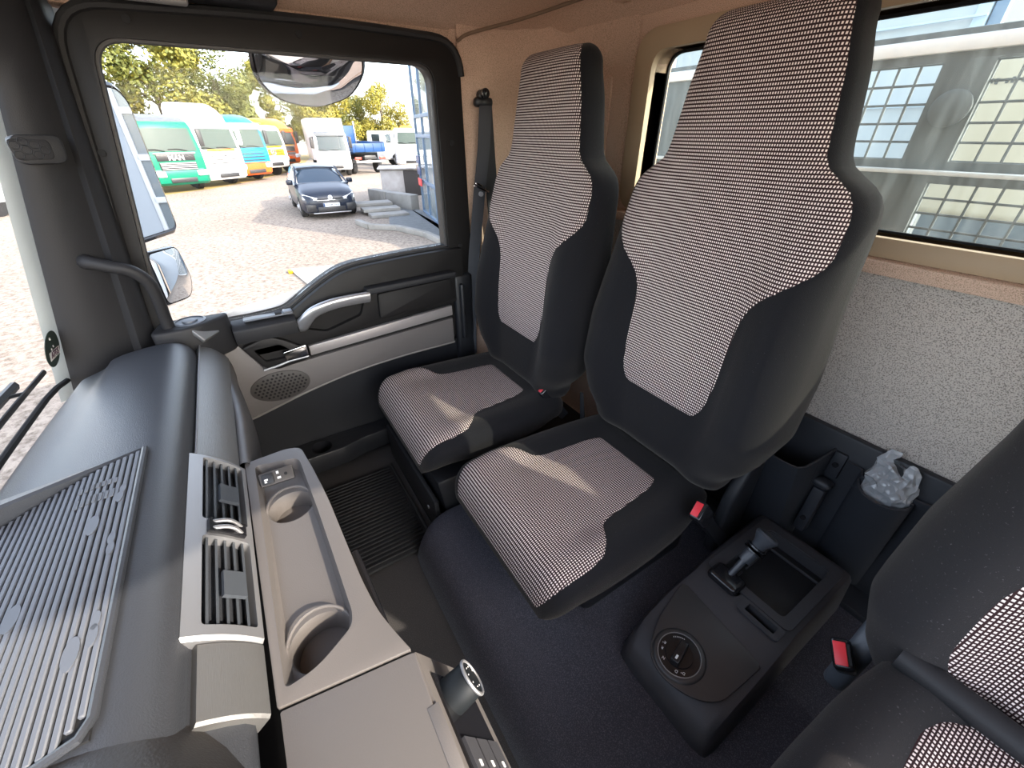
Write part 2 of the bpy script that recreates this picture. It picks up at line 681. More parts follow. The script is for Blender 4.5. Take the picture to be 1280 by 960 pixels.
# ledge under the window and the carpet-faced panel below it
mb = MB()
mb.prism([(0, 1.046), (0.040, 1.040), (0.045, 1.028), (0.045, 1.018), (0, 1.018)], (-1.06, REAR_Y, 0), (0, 1, 0), (0, 0, 1), 1.75)
lg = mb.build('trim_5', 'headliner')
tag(lg, kind='structure')
mb = MB()
mb.prism(arc_pts([(-1.06, 0.60), (0.66, 0.60), (0.70, 0.72), (0.70, 1.0), (0.66, 1.02), (-1.06, 1.02)], 0.02, 4), (0, REAR_Y + 0.0225, 0), (1, 0, 0), (0, 0, 1), 0.02, 0.006)
tag(mb.build('trim_6', 'wallfelt'), kind='structure')
# driver-side end of the rear wall
mb = MB()
mb.box((-1.085, -0.93, 0.86), (0.04, 0.26, 1.42), 0.015)
tag(mb.build('wall_left', 'headliner'), kind='structure')

# =================================================================== WINDSCREEN + PILLAR
WS_N = Vector((0, -0.971, -0.238))


def ws(x, z, d=0.0):
    """point on the windscreen plane, d outwards"""
    bow = 0.035 * (1 - (x / 0.98) ** 2)
    return Vector((x, 0.467 - (z - 0.717) * 0.245 + bow + d, z))


mb = MB()
mb.surf(lambda i, j: ws(-1.0 + 2.02 * i / 24, 0.69 + 0.81 * j / 4, 0.0), 24, 4)
mb.surf(lambda i, j: ws(-1.0 + 2.02 * i / 24, 0.69 + 0.81 * j / 4, 0.005), 24, 4)
tag(mb.build('window_3', 'screen', recalc=False), kind='structure')
# black lower edge seal of the windscreen
mb = MB()
mb.tube([ws(-0.95 + 1.9 * k / 30, 0.753 - 0.02 * max(0, (abs(-0.95 + 1.9 * k / 30) - 0.86)) / 0.1, -0.008) for k in range(31)], 0.006, 8)
tag(mb.build('trim_7', 'blackflat'), kind='structure')
# header over the windscreen and door
mb = MB()
mb.box((0, 0.235, 1.545), (2.1, 0.14, 0.10), 0.03, 3)
tag(mb.build('wall_front', 'pillar'), kind='structure')

# A pillar: loft of closed sections from dash level to header
secs = []
for k in range(13):
    z = 0.70 + 0.82 * k / 12
    fy = ws(0.955, z).y - 0.012          # windscreen edge
    ry = 0.262 - (z - 0.85) * 0.115      # door edge
    x0 = 0.955
    d_ = fy - ry
    ring = [(x0, fy), (x0 - 0.004, fy - 0.10 * d_), (x0 + 0.014, fy - 0.42 * d_), (0.988, ry + 0.40 * d_), (1.000, ry + 0.30 * d_), (0.990, ry + 0.20 * d_), (1.005, ry + 0.08 * d_), (1.03, ry + 0.004),
            (1.10, ry + 0.004), (1.10, fy + 0.02)]
    secs.append([Vector((x, y, z)) for x, y in ring])
mb = MB()
mb.loft(secs, True, True)
tag(mb.build('trim_1', 'pillar', smooth=50), kind='structure')
# tweeter in the pillar
tw = thing('tweeter', 'small black tweeter speaker with hexagon grille on the pillar', 'speaker', (0.97, 0.31, 1.225))
pc = Vector((0.955, 0.303, 1.222))
tx = Vector((0.45, -0.90, 0.0)).normalized()
tz = Vector((0.05, 0.0, 1.0)).normalized()
tz = (tz - tx * tz.dot(tx)).normalized()
mb = MB()
mb.prism(arc_pts([(-0.036, -0.028), (0.034, -0.028), (0.042, 0.022), (-0.036, 0.024)], 0.016, 5), pc + tx * 0.008 - tx.cross(tz) * 0.020, tx, tz, 0.034, 0.003)
mb.build('housing', 'black', tw)
mb = MB()
mb.prism(arc_pts([(-0.034, -0.020), (0.024, -0.020), (0.027, 0.015), (-0.034, 0.017)], 0.010, 5), pc + tx.cross(tz) * 0.0125, tx, tz, 0.004, 0.001)
g = mb.build('grille', 'pillar', tw)
mb = MB()
for a, b in [(-0.026, 0.006), (-0.012, -0.003), (0.002, 0.006), (0.014, -0.004), (-0.026, -0.011), (0.001, -0.012), (-0.012, 0.012)]:
    q = pc + tx.cross(tz) * 0.0168 + tx * a + tz * b
    hx = [q + tx * 0.0075 * cos(h * pi / 3) + tz * 0.0075 * sin(h * pi / 3) for h in range(7)]
    mb.tube(hx, 0.0006, 4)
mb.build('mesh_pattern', 'black', g)

# outer white corner of the cab seen through the screen, with sticker and wiper
mb = MB()
secs = []
for k in range(9):
    z = 0.66 + 0.88 * k / 8
    yb = 0.512 - (z - 0.717) * 0.245
    secs.append([Vector((1.005, yb - 0.03, z)), Vector((1.0, yb - 0.016, z)), Vector((1.05, yb - 0.022, z)), Vector((1.135, yb - 0.055, z)), Vector((1.16, yb - 0.16, z)), Vector((1.11, yb - 0.13, z))])
mb.loft(secs, True, True)
tag(mb.build('trim_2', mat('shaded white cab paint', (0.45, 0.48, 0.47), 0.35), smooth=50), kind='structure')  # white cab paint greyed: the shade on this corner is put into the colour
st = thing('round_sticker', 'round dark green sticker with a slanted white label on windscreen corner', 'sticker', ws(0.93, 0.826))
sx, sz = Vector((1, 0, 0)), Vector((0, -0.238, 0.971))
sc_ = ws(0.927, 0.826, -0.004)
mb = MB()
mb.prism([(0.052 * cos(a * pi / 16), 0.040 * sin(a * pi / 16)) for a in range(32)], sc_, sx, sz, 0.001)
mb.build('disc', mat('sticker green', (0.035, 0.055, 0.045), 0.5), st)
mb = MB()
u1 = (sx * 0.95 - sz * 0.12).normalized()
u2 = Vector((0, 0.971, 0.238)).cross(u1)
u2 = u2 if u2.z > 0 else -u2
mb.prism([(-0.034, -0.0105), (0.038, -0.0085), (0.038, 0.0095), (-0.034, 0.0085)], sc_ - sz * 0.013 + Vector((0.004, -0.0008, 0)), u1, u2, 0.0006)
mb.build('label', 'marks', st)
text('ATGS', 0.021, sc_ - sz * 0.013 + Vector((0.004, -0.0022, 0)), u1, u2, mat('sticker ink', (0.08, 0.04, 0.06), 0.6), st)
mb = MB()
for dx, dz, r in ((-0.004, 0.026, 0.004), (-0.009, 0.002, 0.003), (0.006, 0.004, 0.003)):
    mb.cyl(sc_ + sx * dx + sz * dz + Vector((0, 0.0, 0)), sc_ + sx * dx + sz * dz + Vector((0, -0.0016, 0)), r, n=8)
mb.build('print', 'marks', st)

wp = thing('windscreen_wiper', 'black windscreen wiper resting at the foot of the windscreen', 'wiper', (0.7, 0.52, 0.75))
path = [ws(0.93 - 0.62 * k / 12, 0.775 - 0.0 * k, 0.02) for k in range(13)]
mb = MB()
mb.tube(path, 0.006, 6, flat=0.6)
mb.build('blade', 'rubber_dark', wp)
mb = MB()
mb.tube([p + Vector((-0.025, 0.022, 0.014 - 0.004 * abs(6 - k) / 6)) for k, p in enumerate(path)][1:], 0.010, 6, flat=0.7)
mb.build('arm', 'black', wp)
for k in (2, 5, 8, 11):
    mb = MB()
    mb.tube([path[k], path[k] + Vector((-0.03, 0.022, 0.010))], 0.004, 6)
    mb.build('bracket', 'black', wp)

# grab handle on the pillar
gh = thing('grab_handle', 'dark grey bent tube grab handle from the pillar down to the dash', 'handle', (0.965, 0.27, 0.95))
pts = spline([(1.0, 0.325, 0.992), (0.965, 0.312, 0.996), (0.955, 0.275, 0.982), (0.955, 0.245, 0.968), (0.962, 0.225, 0.935), (0.972, 0.224, 0.885), (0.985, 0.230, 0.83), (0.99, 0.233, 0.77)], 6)
mb = MB()
mb.tube(pts, [0.014 + 0.007 * max(0, 1 - k / 8) for k in range(len(pts))], 12)
mb.build('tube', 'pillar', gh)
mb = MB()
mb.lathe([(0.024, 0.0), (0.024, 0.006), (0.016, 0.010)], (1.000, 0.322, 0.992), (-1, -0.25, 0), 16)
mb.build('mounting_boss', 'pillar', gh)

# =================================================================== DOOR
DX = 1.05
door = bpy.data.objects.new('door_1', None)
COL.objects.link(door)
door.location = (DX, -0.2, 0.15)
tag(door, kind='structure')
YZ = ((0, 1, 0), (0, 0, 1))        # prism axes in the door plane; extrudes to +x

top = arc_pts([(0.252, 0.762), (0.246, 0.856), (0.150, 1.420), (-0.614, 1.420), (-0.616, 0.900)], [0, 0.02, 0.055, 0.055, 0], 7)
sl = [(Vector((a, b, 0)).x, Vector((a, b, 0)).y) for a, b in [(p[0], p[1]) for p in spline([Vector((a, b, 0)) for a, b in
      [(-0.616, 0.900), (-0.52, 0.898), (-0.439, 0.895), (-0.35, 0.890), (-0.284, 0.885), (-0.229, 0.873), (-0.178, 0.850), (-0.125, 0.820), (-0.080, 0.792), (-0.043, 0.774), (0.033, 0.767), (0.097, 0.766), (0.18, 0.764), (0.252, 0.762)]], 5)]]
hole = top + sl[1:-1]
outer = arc_pts([(0.285, 0.55), (0.278, 0.86), (0.190, 1.470), (-0.30, 1.488), (-0.700, 1.478), (-0.712, 0.55)], [0, 0.03, 0.085, 0.3, 0.085, 0], 7)
mb = MB()
mb.prism(outer, (DX - 0.012, 0, 0), *YZ, 0.075, 0.006)
fr = mb.build('window_frame', 'doorblack', door)
c = MB()
c.prism(hole, (DX - 0.2, 0, 0), *YZ, 0.5)
cut(fr, [c])
# raised outer edge of the door frame (rubber seal) and inner lip
mb = MB()
up = [p for p in outer if p[1] > 0.60]
mb.tube([(DX - 0.012, y, z) for y, z in up], 0.010, 8)
mb.build('door_seal', 'rubber_dark', door)
mb = MB()
cx_, cz_ = -0.2, 1.15
mb.tube([(DX + 0.004, y * 0.992 + cx_ * 0.008, z * 0.992 + cz_ * 0.008) for y, z in hole] + [(DX + 0.004, hole[0][0] * 0.992 + cx_ * 0.008, hole[0][1] * 0.992 + cz_ * 0.008)], 0.0055, 6)
mb.build('glass_run', mat('grey seal lip', (0.05, 0.048, 0.048), 0.5), door)
for (y, z) in ((0.075, 1.452), (-0.26, 1.455), (-0.655, 1.22), (-0.66, 0.90), (0.212, 1.21), (0.262, 0.93)):
    mb = MB()
    mb.cyl((DX - 0.016, y, z), (DX - 0.008, y, z), 0.0075, 0.0075, 12)
    s_ = mb.build('screw_cap', 'blackflat', door)
# glass
mb = MB()
mb.prism(hole, (DX + 0.035, 0, 0), *YZ, 0.004)
tag(mb.build('window_2', 'glass', smooth=0), kind='structure')

# upper trim below the sill
poly = [(p[0], p[1] - 0.004) for p in sl] + [(0.262, 0.70), (0.10, 0.655), (-0.08, 0.655), (-0.32, 0.690), (-0.60, 0.700), (-0.66, 0.70), (-0.66, 0.895)]
mb = MB()
mb.prism(poly, (DX - 0.032, 0, 0), *YZ, 0.05, 0.007)
ut = mb.build('upper_trim', 'doorblack', door)
c = MB()
c.prism(arc_pts([(-0.085, 0.715), (-0.130, 0.765), (-0.20, 0.785), (-0.290, 0.780), (-0.268, 0.722), (-0.15, 0.690)], 0.012, 4), (DX - 0.10, 0, 0), *YZ, 0.10)
cut(ut, [c])
mb = MB()
mb.prism(arc_pts([(-0.07, 0.70), (-0.13, 0.775), (-0.20, 0.80), (-0.305, 0.795), (-0.28, 0.71), (-0.15, 0.68)], 0.012, 4), (DX - 0.008, 0, 0), *YZ, 0.02)
mb.build('handle_recess', 'blackflat', door)
# arm rest pad with its shelf
mb = MB()
mb.prism(arc_pts([(-0.325, 0.700), (-0.330, 0.788), (-0.600, 0.797), (-0.610, 0.712)], 0.010, 4), (DX - 0.046, 0, 0), *YZ, 0.03, 0.005)
mb.build('armrest_pad', 'doorblack', door)
mb = MB()
mb.prism(arc_pts([(-0.290, 0.797), (-0.292, 0.818), (-0.612, 0.826), (-0.612, 0.806)], 0.006, 4), (DX - 0.070, 0, 0), *YZ, 0.05, 0.006)
mb.build('armrest_shelf', 'pillar', door)
# dark rear column of the door
mb = MB()
mb.box((DX - 0.01, -0.655, 0.62), (0.05, 0.075, 0.36), 0.012, 3)
mb.box((DX - 0.045, -0.640, 0.66), (0.02, 0.016, 0.22), 0.006, 3)
mb.build('rear_column', 'black', door)
# silver pull handle
pts = spline([(DX + 0.014, -0.074, 0.708), (DX - 0.024, -0.078, 0.722), (DX - 0.052, -0.096, 0.750), (DX - 0.062, -0.125, 0.775), (DX - 0.066, -0.175, 0.789), (DX - 0.064, -0.235, 0.792), (DX - 0.060, -0.298, 0.790)], 6)
mb = MB()
mb.tube(pts, [0.029 - 0.008 * min(1, k / 14) for k in range(len(pts))], 14, flat=0.62, up=(1, 0, 0))
tag(mb.build('pull_handle', mat('bright satin silver', (0.62, 0.62, 0.64), 0.3, metal=0.8), door), 'satin silver curved pull handle')
# switch shelf at the front of the door
mb = MB()
mb.prism([(0.0, 0.716), (0.0, 0.758), (0.016, 0.768), (0.06, 0.774), (0.06, 0.716)], (DX - 0.058, 0.10, 0), (1, 0, 0), (0, 0, 1), 0.17, 0.004)
mb.build('switch_shelf', 'pillar', door)
mb = MB()
mb.prism(arc_pts([(-0.075, -0.022), (0.060, -0.022), (0.060, 0.020), (-0.075, 0.020)], 0.006, 4), (DX - 0.022, 0.006, 0.7725), (0, 1, 0), (-1, 0, 0.10), 0.006, 0.002)
sw = mb.build('switch_plate', mat('blue grey plastic', (0.085, 0.095, 0.115), 0.35), door)
mb = MB()
mb.box((DX - 0.026, -0.028, 0.781), (0.030, 0.018, 0.006), 0.002)
mb.build('window_switch', 'blackflat', sw)
mb = MB()
mb.box((DX - 0.026, -0.054, 0.781), (0.030, 0.026, 0.007), 0.002)
mb.build('window_switch', sw.data.materials[0], sw)
# release recess and lever
mb = MB()
mb.prism(arc_pts([(0.096, 0.700), (0.055, 0.622), (0.02, 0.606), (-0.075, 0.618), (-0.078, 0.655), (-0.02, 0.700), (0.02, 0.722)], 0.010, 4), (DX - 0.050, 0, 0), *YZ, 0.03, 0.006)
rp = mb.build('release_surround', 'doorblack', door)
c = MB()
c.prism(arc_pts([(0.068, 0.688), (0.046, 0.640), (-0.02, 0.640), (-0.030, 0.664), (-0.005, 0.690)], 0.010, 4), (DX - 0.10, 0, 0), *YZ, 0.068)
cut(rp, [c])
mb = MB()
mb.prism(arc_pts([(-0.012, 0.632), (-0.006, 0.662), (-0.076, 0.672), (-0.076, 0.630)], 0.004, 3), (DX - 0.058, 0, 0), *YZ, 0.012, 0.003)
tag(mb.build('release_lever', 'chrome', door), 'chrome door release lever')
mb = MB()
mb.tube([(DX - 0.054, 0.058, 0.618), (DX - 0.055, 0.02, 0.622), (DX - 0.055, -0.02, 0.630), (DX - 0.055, -0.076, 0.632)], 0.004, 8)
mb.build('bright_strip', 'silver', door)
# satin strip and dark groove, grey lower panel
mb = MB()
mb.prism([(-0.083, 0.622), (-0.083, 0.655), (-0.60, 0.690), (-0.60, 0.652)], (DX - 0.036, 0, 0), *YZ, 0.02, 0.003)
mb.build('satin_strip', mat('satin door strip', (0.36, 0.33, 0.32), 0.4, metal=0.35), door)
mb = MB()
mb.prism([(-0.080, 0.604), (-0.083, 0.626), (-0.60, 0.656), (-0.60, 0.634)], (DX - 0.024, 0, 0), *YZ, 0.012)
mb.build('groove', 'doorblack', door)
bot = [(p[0], p[1]) for p in spline([Vector((a, b, 0)) for a, b in [(0.30, 0.425), (0.20, 0.435), (0.085, 0.462), (-0.06, 0.498), (-0.22, 0.524), (-0.40, 0.536), (-0.60, 0.538)]], 5)]
poly = bot + [(-0.60, 0.640), (-0.080, 0.610), (0.02, 0.604), (0.058, 0.618), (0.10, 0.705), (0.30, 0.72)]
mb = MB()
mb.prism(poly, (DX - 0.034, 0, 0), *YZ, 0.02, 0.004)
mb.build('lower_panel', 'doorgrey', door)
mb = MB()
mb.tube([(DX - 0.034, a, b) for a, b in bot], 0.0035, 6)
mb.build('panel_edge', mat('pale panel edge', (0.20, 0.18, 0.165), 0.5), door)
# speaker grille with perforations
mb = MB()
mb.prism([(0.028 + 0.088 * cos(a * pi / 20), 0.542 + 0.052 * sin(a * pi / 20)) for a in range(40)], (DX - 0.0385, 0, 0), *YZ, 0.006, 0.002)
sg = mb.build('speaker_grille', 'taupe_dark', door)
mb = MB()
for i in range(-6, 7):
    for j in range(-4, 5):
        y, z = i * 0.0125 + (0.00625 if j % 2 else 0), j * 0.0108
        if (y / 0.080) ** 2 + (z / 0.044) ** 2 < 1:
            mb.cyl((DX - 0.0392, 0.028 + y, 0.542 + z), (DX - 0.038, 0.028 + y, 0.542 + z), 0.0038, n=6)
tag(mb.build('perforation', 'doorblack', sg), kind='stuff')
# black lower part with pocket ledge and bottle hole
mb = MB()
mb.prism([(0.30, 0.15), (0.30, 0.43), (0.085, 0.462), (-0.06, 0.498), (-0.22, 0.524), (-0.40, 0.536), (-0.66, 0.538), (-0.66, 0.15)], (DX - 0.010, 0, 0), *YZ, 0.04)
mb.build('lower_door', 'black', door)
mb = MB()
pk = [(0.30, 0.0), (0.30, -0.055), (0.10, -0.080), (0.03, -0.10), (-0.10, -0.10), (-0.17, -0.080), (-0.60, -0.060), (-0.60, 0.0)]
mb.prism(arc_pts([(DX - 0.01 + b, a) for a, b in pk], 0.01, 3), (0, 0, 0.20), (1, 0, 0), (0, 1, 0), 0.075, 0.005)
pkt = mb.build('door_pocket', 'black', door)
c = MB()
c.cyl((DX - 0.064, -0.03, 0.215), (DX - 0.064, -0.03, 0.35), 0.036, n=24)
cut(pkt, [c])

# exterior skin of the door so that the cab is closed
mb = MB()
mb.prism([(0.30, -0.35), (0.285, 0.755), (-0.70, 0.893), (-0.72, -0.35)], (DX + 0.060, 0, 0), *YZ, 0.02, 0.004)
mb.build('outer_skin', 'white', door)

mb = MB()
mb.box((1.10, -0.25, 1.55), (0.06, 1.1, 0.16), 0.01)
mb.box((1.09, -0.80, 0.95), (0.05, 0.24, 1.3), 0.01)
tag(mb.build('trim_9', 'headliner'), kind='structure')
# folded sun blind at the front upper corner
sv = thing('sun_blind', 'light grey rolled sun blind above the front of the door', 'blind', (0.98, 0.05, 1.50))
mb = MB()
mb.box((0.985, 0.020, 1.489), (0.05, 0.13, 0.025), 0.008, 3)
mb.build('cassette', mat('light grey plastic', (0.42, 0.41, 0.38), 0.5), sv)
mb = MB()
mb.cyl((0.955, 0.075, 1.484), (0.955, -0.035, 1.484), 0.005, n=10)
mb.build('pull_bar', mat('light grey plastic', (0.42, 0.41, 0.38), 0.5), sv)
mb = MB()
mb.box((1.01, 0.0, 1.515), (0.08, 0.44, 0.05), 0.015, 3)
tag(mb.build('trim_8', 'pillar'), kind='structure')

# =================================================================== DASH
dash = thing('dashboard', 'grained black dashboard with taupe lower panels and silver trim under the windscreen', 'dashboard', (0.0, 0.2, 0.5))


def wedge(x):
    ax = abs(x)
    return 0.478 - 0.055 * (ax / 0.9) ** 2


def pad_prof(x):
    yw = wedge(x)
    ydrop = 0.0
    return [(yw, 0.735), (yw - 0.012, 0.751), (yw - 0.06, 0.768), (0.34, 0.787), (0.285, 0.797), (0.24, 0.799), (0.215, 0.795), (0.198, 0.784), (0.189, 0.768), (0.186, 0.750), (0.180, 0.735), (0.14, 0.69), (0.17, 0.62)]


mb = MB()
rings = []
for k in range(45):
    x = -1.04 + 1.98 * k / 44
    e = sstep(0.86, 0.96, x)
    P = [Vector((0, a, b)) for a, b in pad_prof(x)]
    S = spline(P, 4)
    rings.append([Vector((x, p.y - 0.0 + 0.008 * e, p.z - 0.02 * e * e)) for p in S])
n_ = len(rings[0])
mb.surf(lambda i, j: rings[j][i], n_ - 1, len(rings) - 1)
mb.build('dash_pad', 'dash', dash)
# ridge bounding the tray on the passenger side and along the windscreen
mb = MB()
A0, A1 = Vector((0.420, 0.232, 0.799)), Vector((0.352, 0.402, 0.785))
N2 = 10
secs = []
for k in range(N2 + 1):
    t = k / N2
    p = A0.lerp(A1, t)
    h = 0.001 + 0.022 * t
    w = 0.003 + 0.020 * t
    secs.append([p + Vector((-0.001, 0, -0.008)), p + Vector((-0.001, 0, h)), p + Vector((0.004, 0, h + 0.003)), p + Vector((w, 0, h)), p + Vector((w + 0.012, 0, -0.008))])
mb.loft(secs, True, True)
mb.build('tray_ridge', 'dash', dash)
mb = MB()
mb.box((-0.12, 0.424, 0.785), (0.96, 0.03, 0.03), 0.010, 3)
mb.build('tray_ridge', 'dash', dash)
# instrument binnacle hump toward the driver
mb = MB()
rings = []
for k in range(17):
    t = k / 16
    x = 0.02 - 0.50 * t
    s = sstep(0.0, 0.45, t)
    e = -0.012 * (1 - s)
    P = [Vector((0, 0.420, 0.735)), Vector((0, 0.35, 0.788 + 0.03 * s + e)), Vector((0, 0.29, 0.797 + 0.055 * s + e)), Vector((0, 0.235, 0.797 + 0.055 * s + e)), Vector((0, 0.200 - 0.035 * s - e, 0.784 + 0.045 * s + e)),
         Vector((0, 0.186 - 0.065 * s - e, 0.752 + 0.03 * s + e)), Vector((0, 0.165 - 0.055 * s - e, 0.705)), Vector((0, 0.170, 0.66))]
    rings.append([Vector((x, p.y, p.z + 0.0005)) for p in spline(P, 4)])
n_ = len(rings[0])
mb.surf(lambda i, j: rings[j][i], n_ - 1, len(rings) - 1)
mb.build('instrument_binnacle', mat('dark brown dash skin', (0.026, 0.023, 0.022), 0.5, bump=(330, 0.35)), dash)

# silver trim strip (passenger side) + narrow bright line on its upper edge
vt = Vector((0, 0.187, 0.753))
vb = Vector((0, 0.130, 0.689))
vn = Vector((0, -0.746, 0.665)).normalized()      # outward normal of the vent face
vd = (vb - vt).normalized()


def on_face(x, s, d=0.0):
    """x along the dash, s metres down the face, d outwards"""
    p = vt + vd * s + vn * d
    return Vector((x, p.y, p.z))


def face_slab(x0, x1, s0, s1, d0, d1, bev=0.003, bow=0.0, n=10):
    m_ = MB()
    secs_ = []
    for k in range(n + 1):
        s = s0 + (s1 - s0) * k / n
        b = bow * (1 - (2 * k / n - 1) ** 2)
        secs_.append([on_face(x0, s, d0), on_face(x0, s, d1 + b - bev), on_face(x0 + bev, s, d1 + b), on_face(x1 - bev, s, d1 + b), on_face(x1, s, d1 + b - bev), on_face(x1, s, d0)])
    return m_.loft(secs_, True, True)


FL = (vb - vt).length
face_slab(0.432, 0.965, 0.004, FL - 0.004, -0.02, 0.004, 0.002, 0.006).build('trim_strip', 'brushed', dash)
mb = MB()
mb.tube([on_face(0.432 + 0.53 * k / 10, 0.003, 0.006) for k in range(11)], 0.0018, 6)
mb.build('bright_line', 'silver', dash)
face_slab(-0.040, 0.052, 0.012, FL + 0.004, -0.02, 0.004, 0.003, 0.005).build('trim_strip', 'brushed', dash)
# vents
vent = face_slab(0.052, 0.430, -0.008, FL + 0.004, -0.035, 0.007, 0.004, 0.006, 12).build('vent_frame', 'silver', dash)
holes = [(0.258, 0.420), (0.070, 0.222)]
cs = []
for x0, x1 in holes:
    c = MB()
    secs_ = []
    pol = arc_pts([(x0, 0.012), (x1, 0.012), (x1, FL - 0.004), (x0, FL - 0.004)], 0.006, 4)
    c.loft([[on_face(x, s, -0.031) for x, s in pol], [on_face(x, s, 0.05) for x, s in pol]], True, True)
    cs.append(c)
cut(vent, cs)
for x0, x1 in holes:
    mb = MB()
    mb.loft([[on_face(x, s, d) for x, s in ((x0 - .004, 0.008), (x1 + .004, 0.008), (x1 + .004, FL), (x0 - .004, FL))] for d in (-0.036, -0.029)], True, True)
    hl = mb.build('vent_box', 'blackflat', dash)
    for k in range(5):
        s = 0.020 + (FL - 0.030) * k / 4.4
        mb = MB()
        a, b = on_face(0, s, 0.008), on_face(0, s + 0.012, -0.020)
        nn = Vector((0, 0.0012, 0.0012))
        mb.loft([[Vector((x, p.y, p.z)) for p in (a - nn, a + nn, b + nn, b - nn)] for x in (x0 + 0.001, x1 - 0.001)], True, True)
        mb.build('louver', mat('slate louver', (0.055, 0.062, 0.072), 0.35), hl)
    mb = MB()
    xm = (x0 + x1) / 2 - 0.012
    s = 0.052
    mb.loft([[on_face(x, a, d) for a, d in ((s - 0.015, 0.010), (s - 0.015, 0.0155), (s + 0.015, 0.0155), (s + 0.015, 0.010))] for x in (xm - 0.021, xm + 0.021)], True, True)
    mb.build('vent_tab', mat('slate louver', (0.055, 0.062, 0.072), 0.35), hl)
# thumb wheels between the two vents
for xx in (0.247, 0.233):
    mb = MB()
    mb.tube([on_face(xx, 0.024 + 0.042 * k / 8, 0.016 + 0.008 * sin(pi * k / 8)) for k in range(9)], 0.0032, 8)
    w_ = mb.build('thumb_wheel', 'silver', dash)
mb = MB()
mb.loft([[on_face(x, a, d) for a, d in ((0.018, 0.012), (0.018, 0.0185), (0.072, 0.0185), (0.072, 0.012))] for x in (0.227, 0.253)], True, True)
mb.build('wheel_slot', 'gloss', dash)

# lower passenger panel with ridge (grey-taupe)
mb = MB()
rings = []
for k in range(21):
    x = 0.44 + 0.60 * k / 20
    P = [Vector((0, 0.150, 0.655)), Vector((0, 0.132, 0.690)), Vector((0, 0.124, 0.697)), Vector((0, 0.114, 0.692)), Vector((0, 0.108, 0.676)), Vector((0, 0.103, 0.64)), Vector((0, 0.110, 0.58)), Vector((0, 0.15, 0.48)), Vector((0, 0.24, 0.36))]
    lift = 0.03 * sstep(0.6, 1.04, x)
    rings.append([Vector((x, p.y + lift, p.z)) for p in spline(P, 4)])
n_ = len(rings[0])
mb.surf(lambda i, j: rings[j][i], n_ - 1, 20)
mb.build('glovebox_panel', mat('grey taupe dash panel', (0.075, 0.070, 0.068), 0.45, bump=(600, 0.15)), dash)
# end pod with round demister vent, silver cap
mb = MB()
mb.prism(arc_pts([(0.945, 0.275), (0.95, 0.175), (1.005, 0.105), (1.035, 0.095), (1.045, 0.255)], 0.03, 5), (0, 0, 0.70), (1, 0, 0), (0, 1, 0), 0.108, 0.010, 3)
pod = mb.build('end_pod', 'pillar', dash)
mb = MB()
mb.lathe([(0.038, 0), (0.038, 0.004), (0.033, 0.005), (0.032, 0.003), (0.018, 0.002), (0.017, 0.006), (0.004, 0.007)], (1.005, 0.185, 0.806), (0.0, 0, 1), 24)
mb.build('round_vent', mat('blue grey plastic', (0.085, 0.095, 0.115), 0.35), pod)
mb = MB()
cn = Vector((-0.45, -0.62, 0.64)).normalized()
cx1 = Vector((0.81, -0.586, 0)).normalized()
mb.box((0.972, 0.158, 0.782), (0.062, 0.040, 0.014), 0.004, 3, rot=Matrix((cx1, cn.cross(cx1), cn)).transposed())
mb.build('silver_cap', 'brushed', pod)

# cup tray console (taupe)
TZ = 0.690
ot = [(0.446, 0.122), (0.452, 0.045), (0.440, 0.020), (0.36, 0.010), (0.26, 0.001), (0.16, -0.003), (0.07, -0.007), (0.015, -0.013), (-0.020, -0.022), (-0.058, -0.034), (-0.036, 0.118)]
mb = MB()
mb.prism(arc_pts(ot, [0.004, 0.03, 0.03, 0.02, 0.02, 0.02, 0.02, 0.03, 0.02, 0.003, 0.003], 4), (0, 0, 0.56), (1, 0, 0), (0, 1, 0), TZ - 0.56, 0.011, 3)
tray = mb.build('cup_tray', 'taupe', dash)
rc = arc_pts([(0.428, 0.106), (0.410, 0.034), (0.396, 0.028), (0.25, 0.022), (0.13, 0.019), (0.03, 0.017), (0.012, 0.022), (-0.016, 0.070), (-0.020, 0.108)], [0.012, 0.014, 0.012, 0.02, 0.02, 0.02, 0.014, 0.02, 0.008], 4)
rcb = [(0.205 + (x - 0.205) * 0.955, 0.062 + (y - 0.062) * 0.84) for x, y in rc]
c = MB()
c.loft([[(x, y, TZ - 0.020) for x, y in rcb], [(x, y, TZ + 0.0005) for x, y in rc], [(x, y, TZ + 0.03) for x, y in rc]], True, True)
cs = [c]
for (x, y, r) in ((0.300, 0.062, 0.036), (0.026, 0.062, 0.039)):
    c = MB()
    c.lathe([(r * 0.9, 0.0), (r * 0.95, 0.018), (r * 0.98, 0.028), (r * 1.08, 0.036)], (x, y, TZ - 0.052), (0, 0, 1), 32)
    cs.append(c)
cut(tray, cs)
# cup holder raised backs
for (x, y, r) in ((0.300, 0.062, 0.039), (0.026, 0.062, 0.042)):
    mb = MB()
    pts = [(x + r * cos(a), y + r * sin(a), TZ - 0.018 + 0.010 * max(0, cos(a))) for a in [k * pi / 14 - pi / 2 for k in range(15)]]
    mb.tube(pts, 0.0024, 8)
    mb.build('cup_rim', 'taupe', dash)
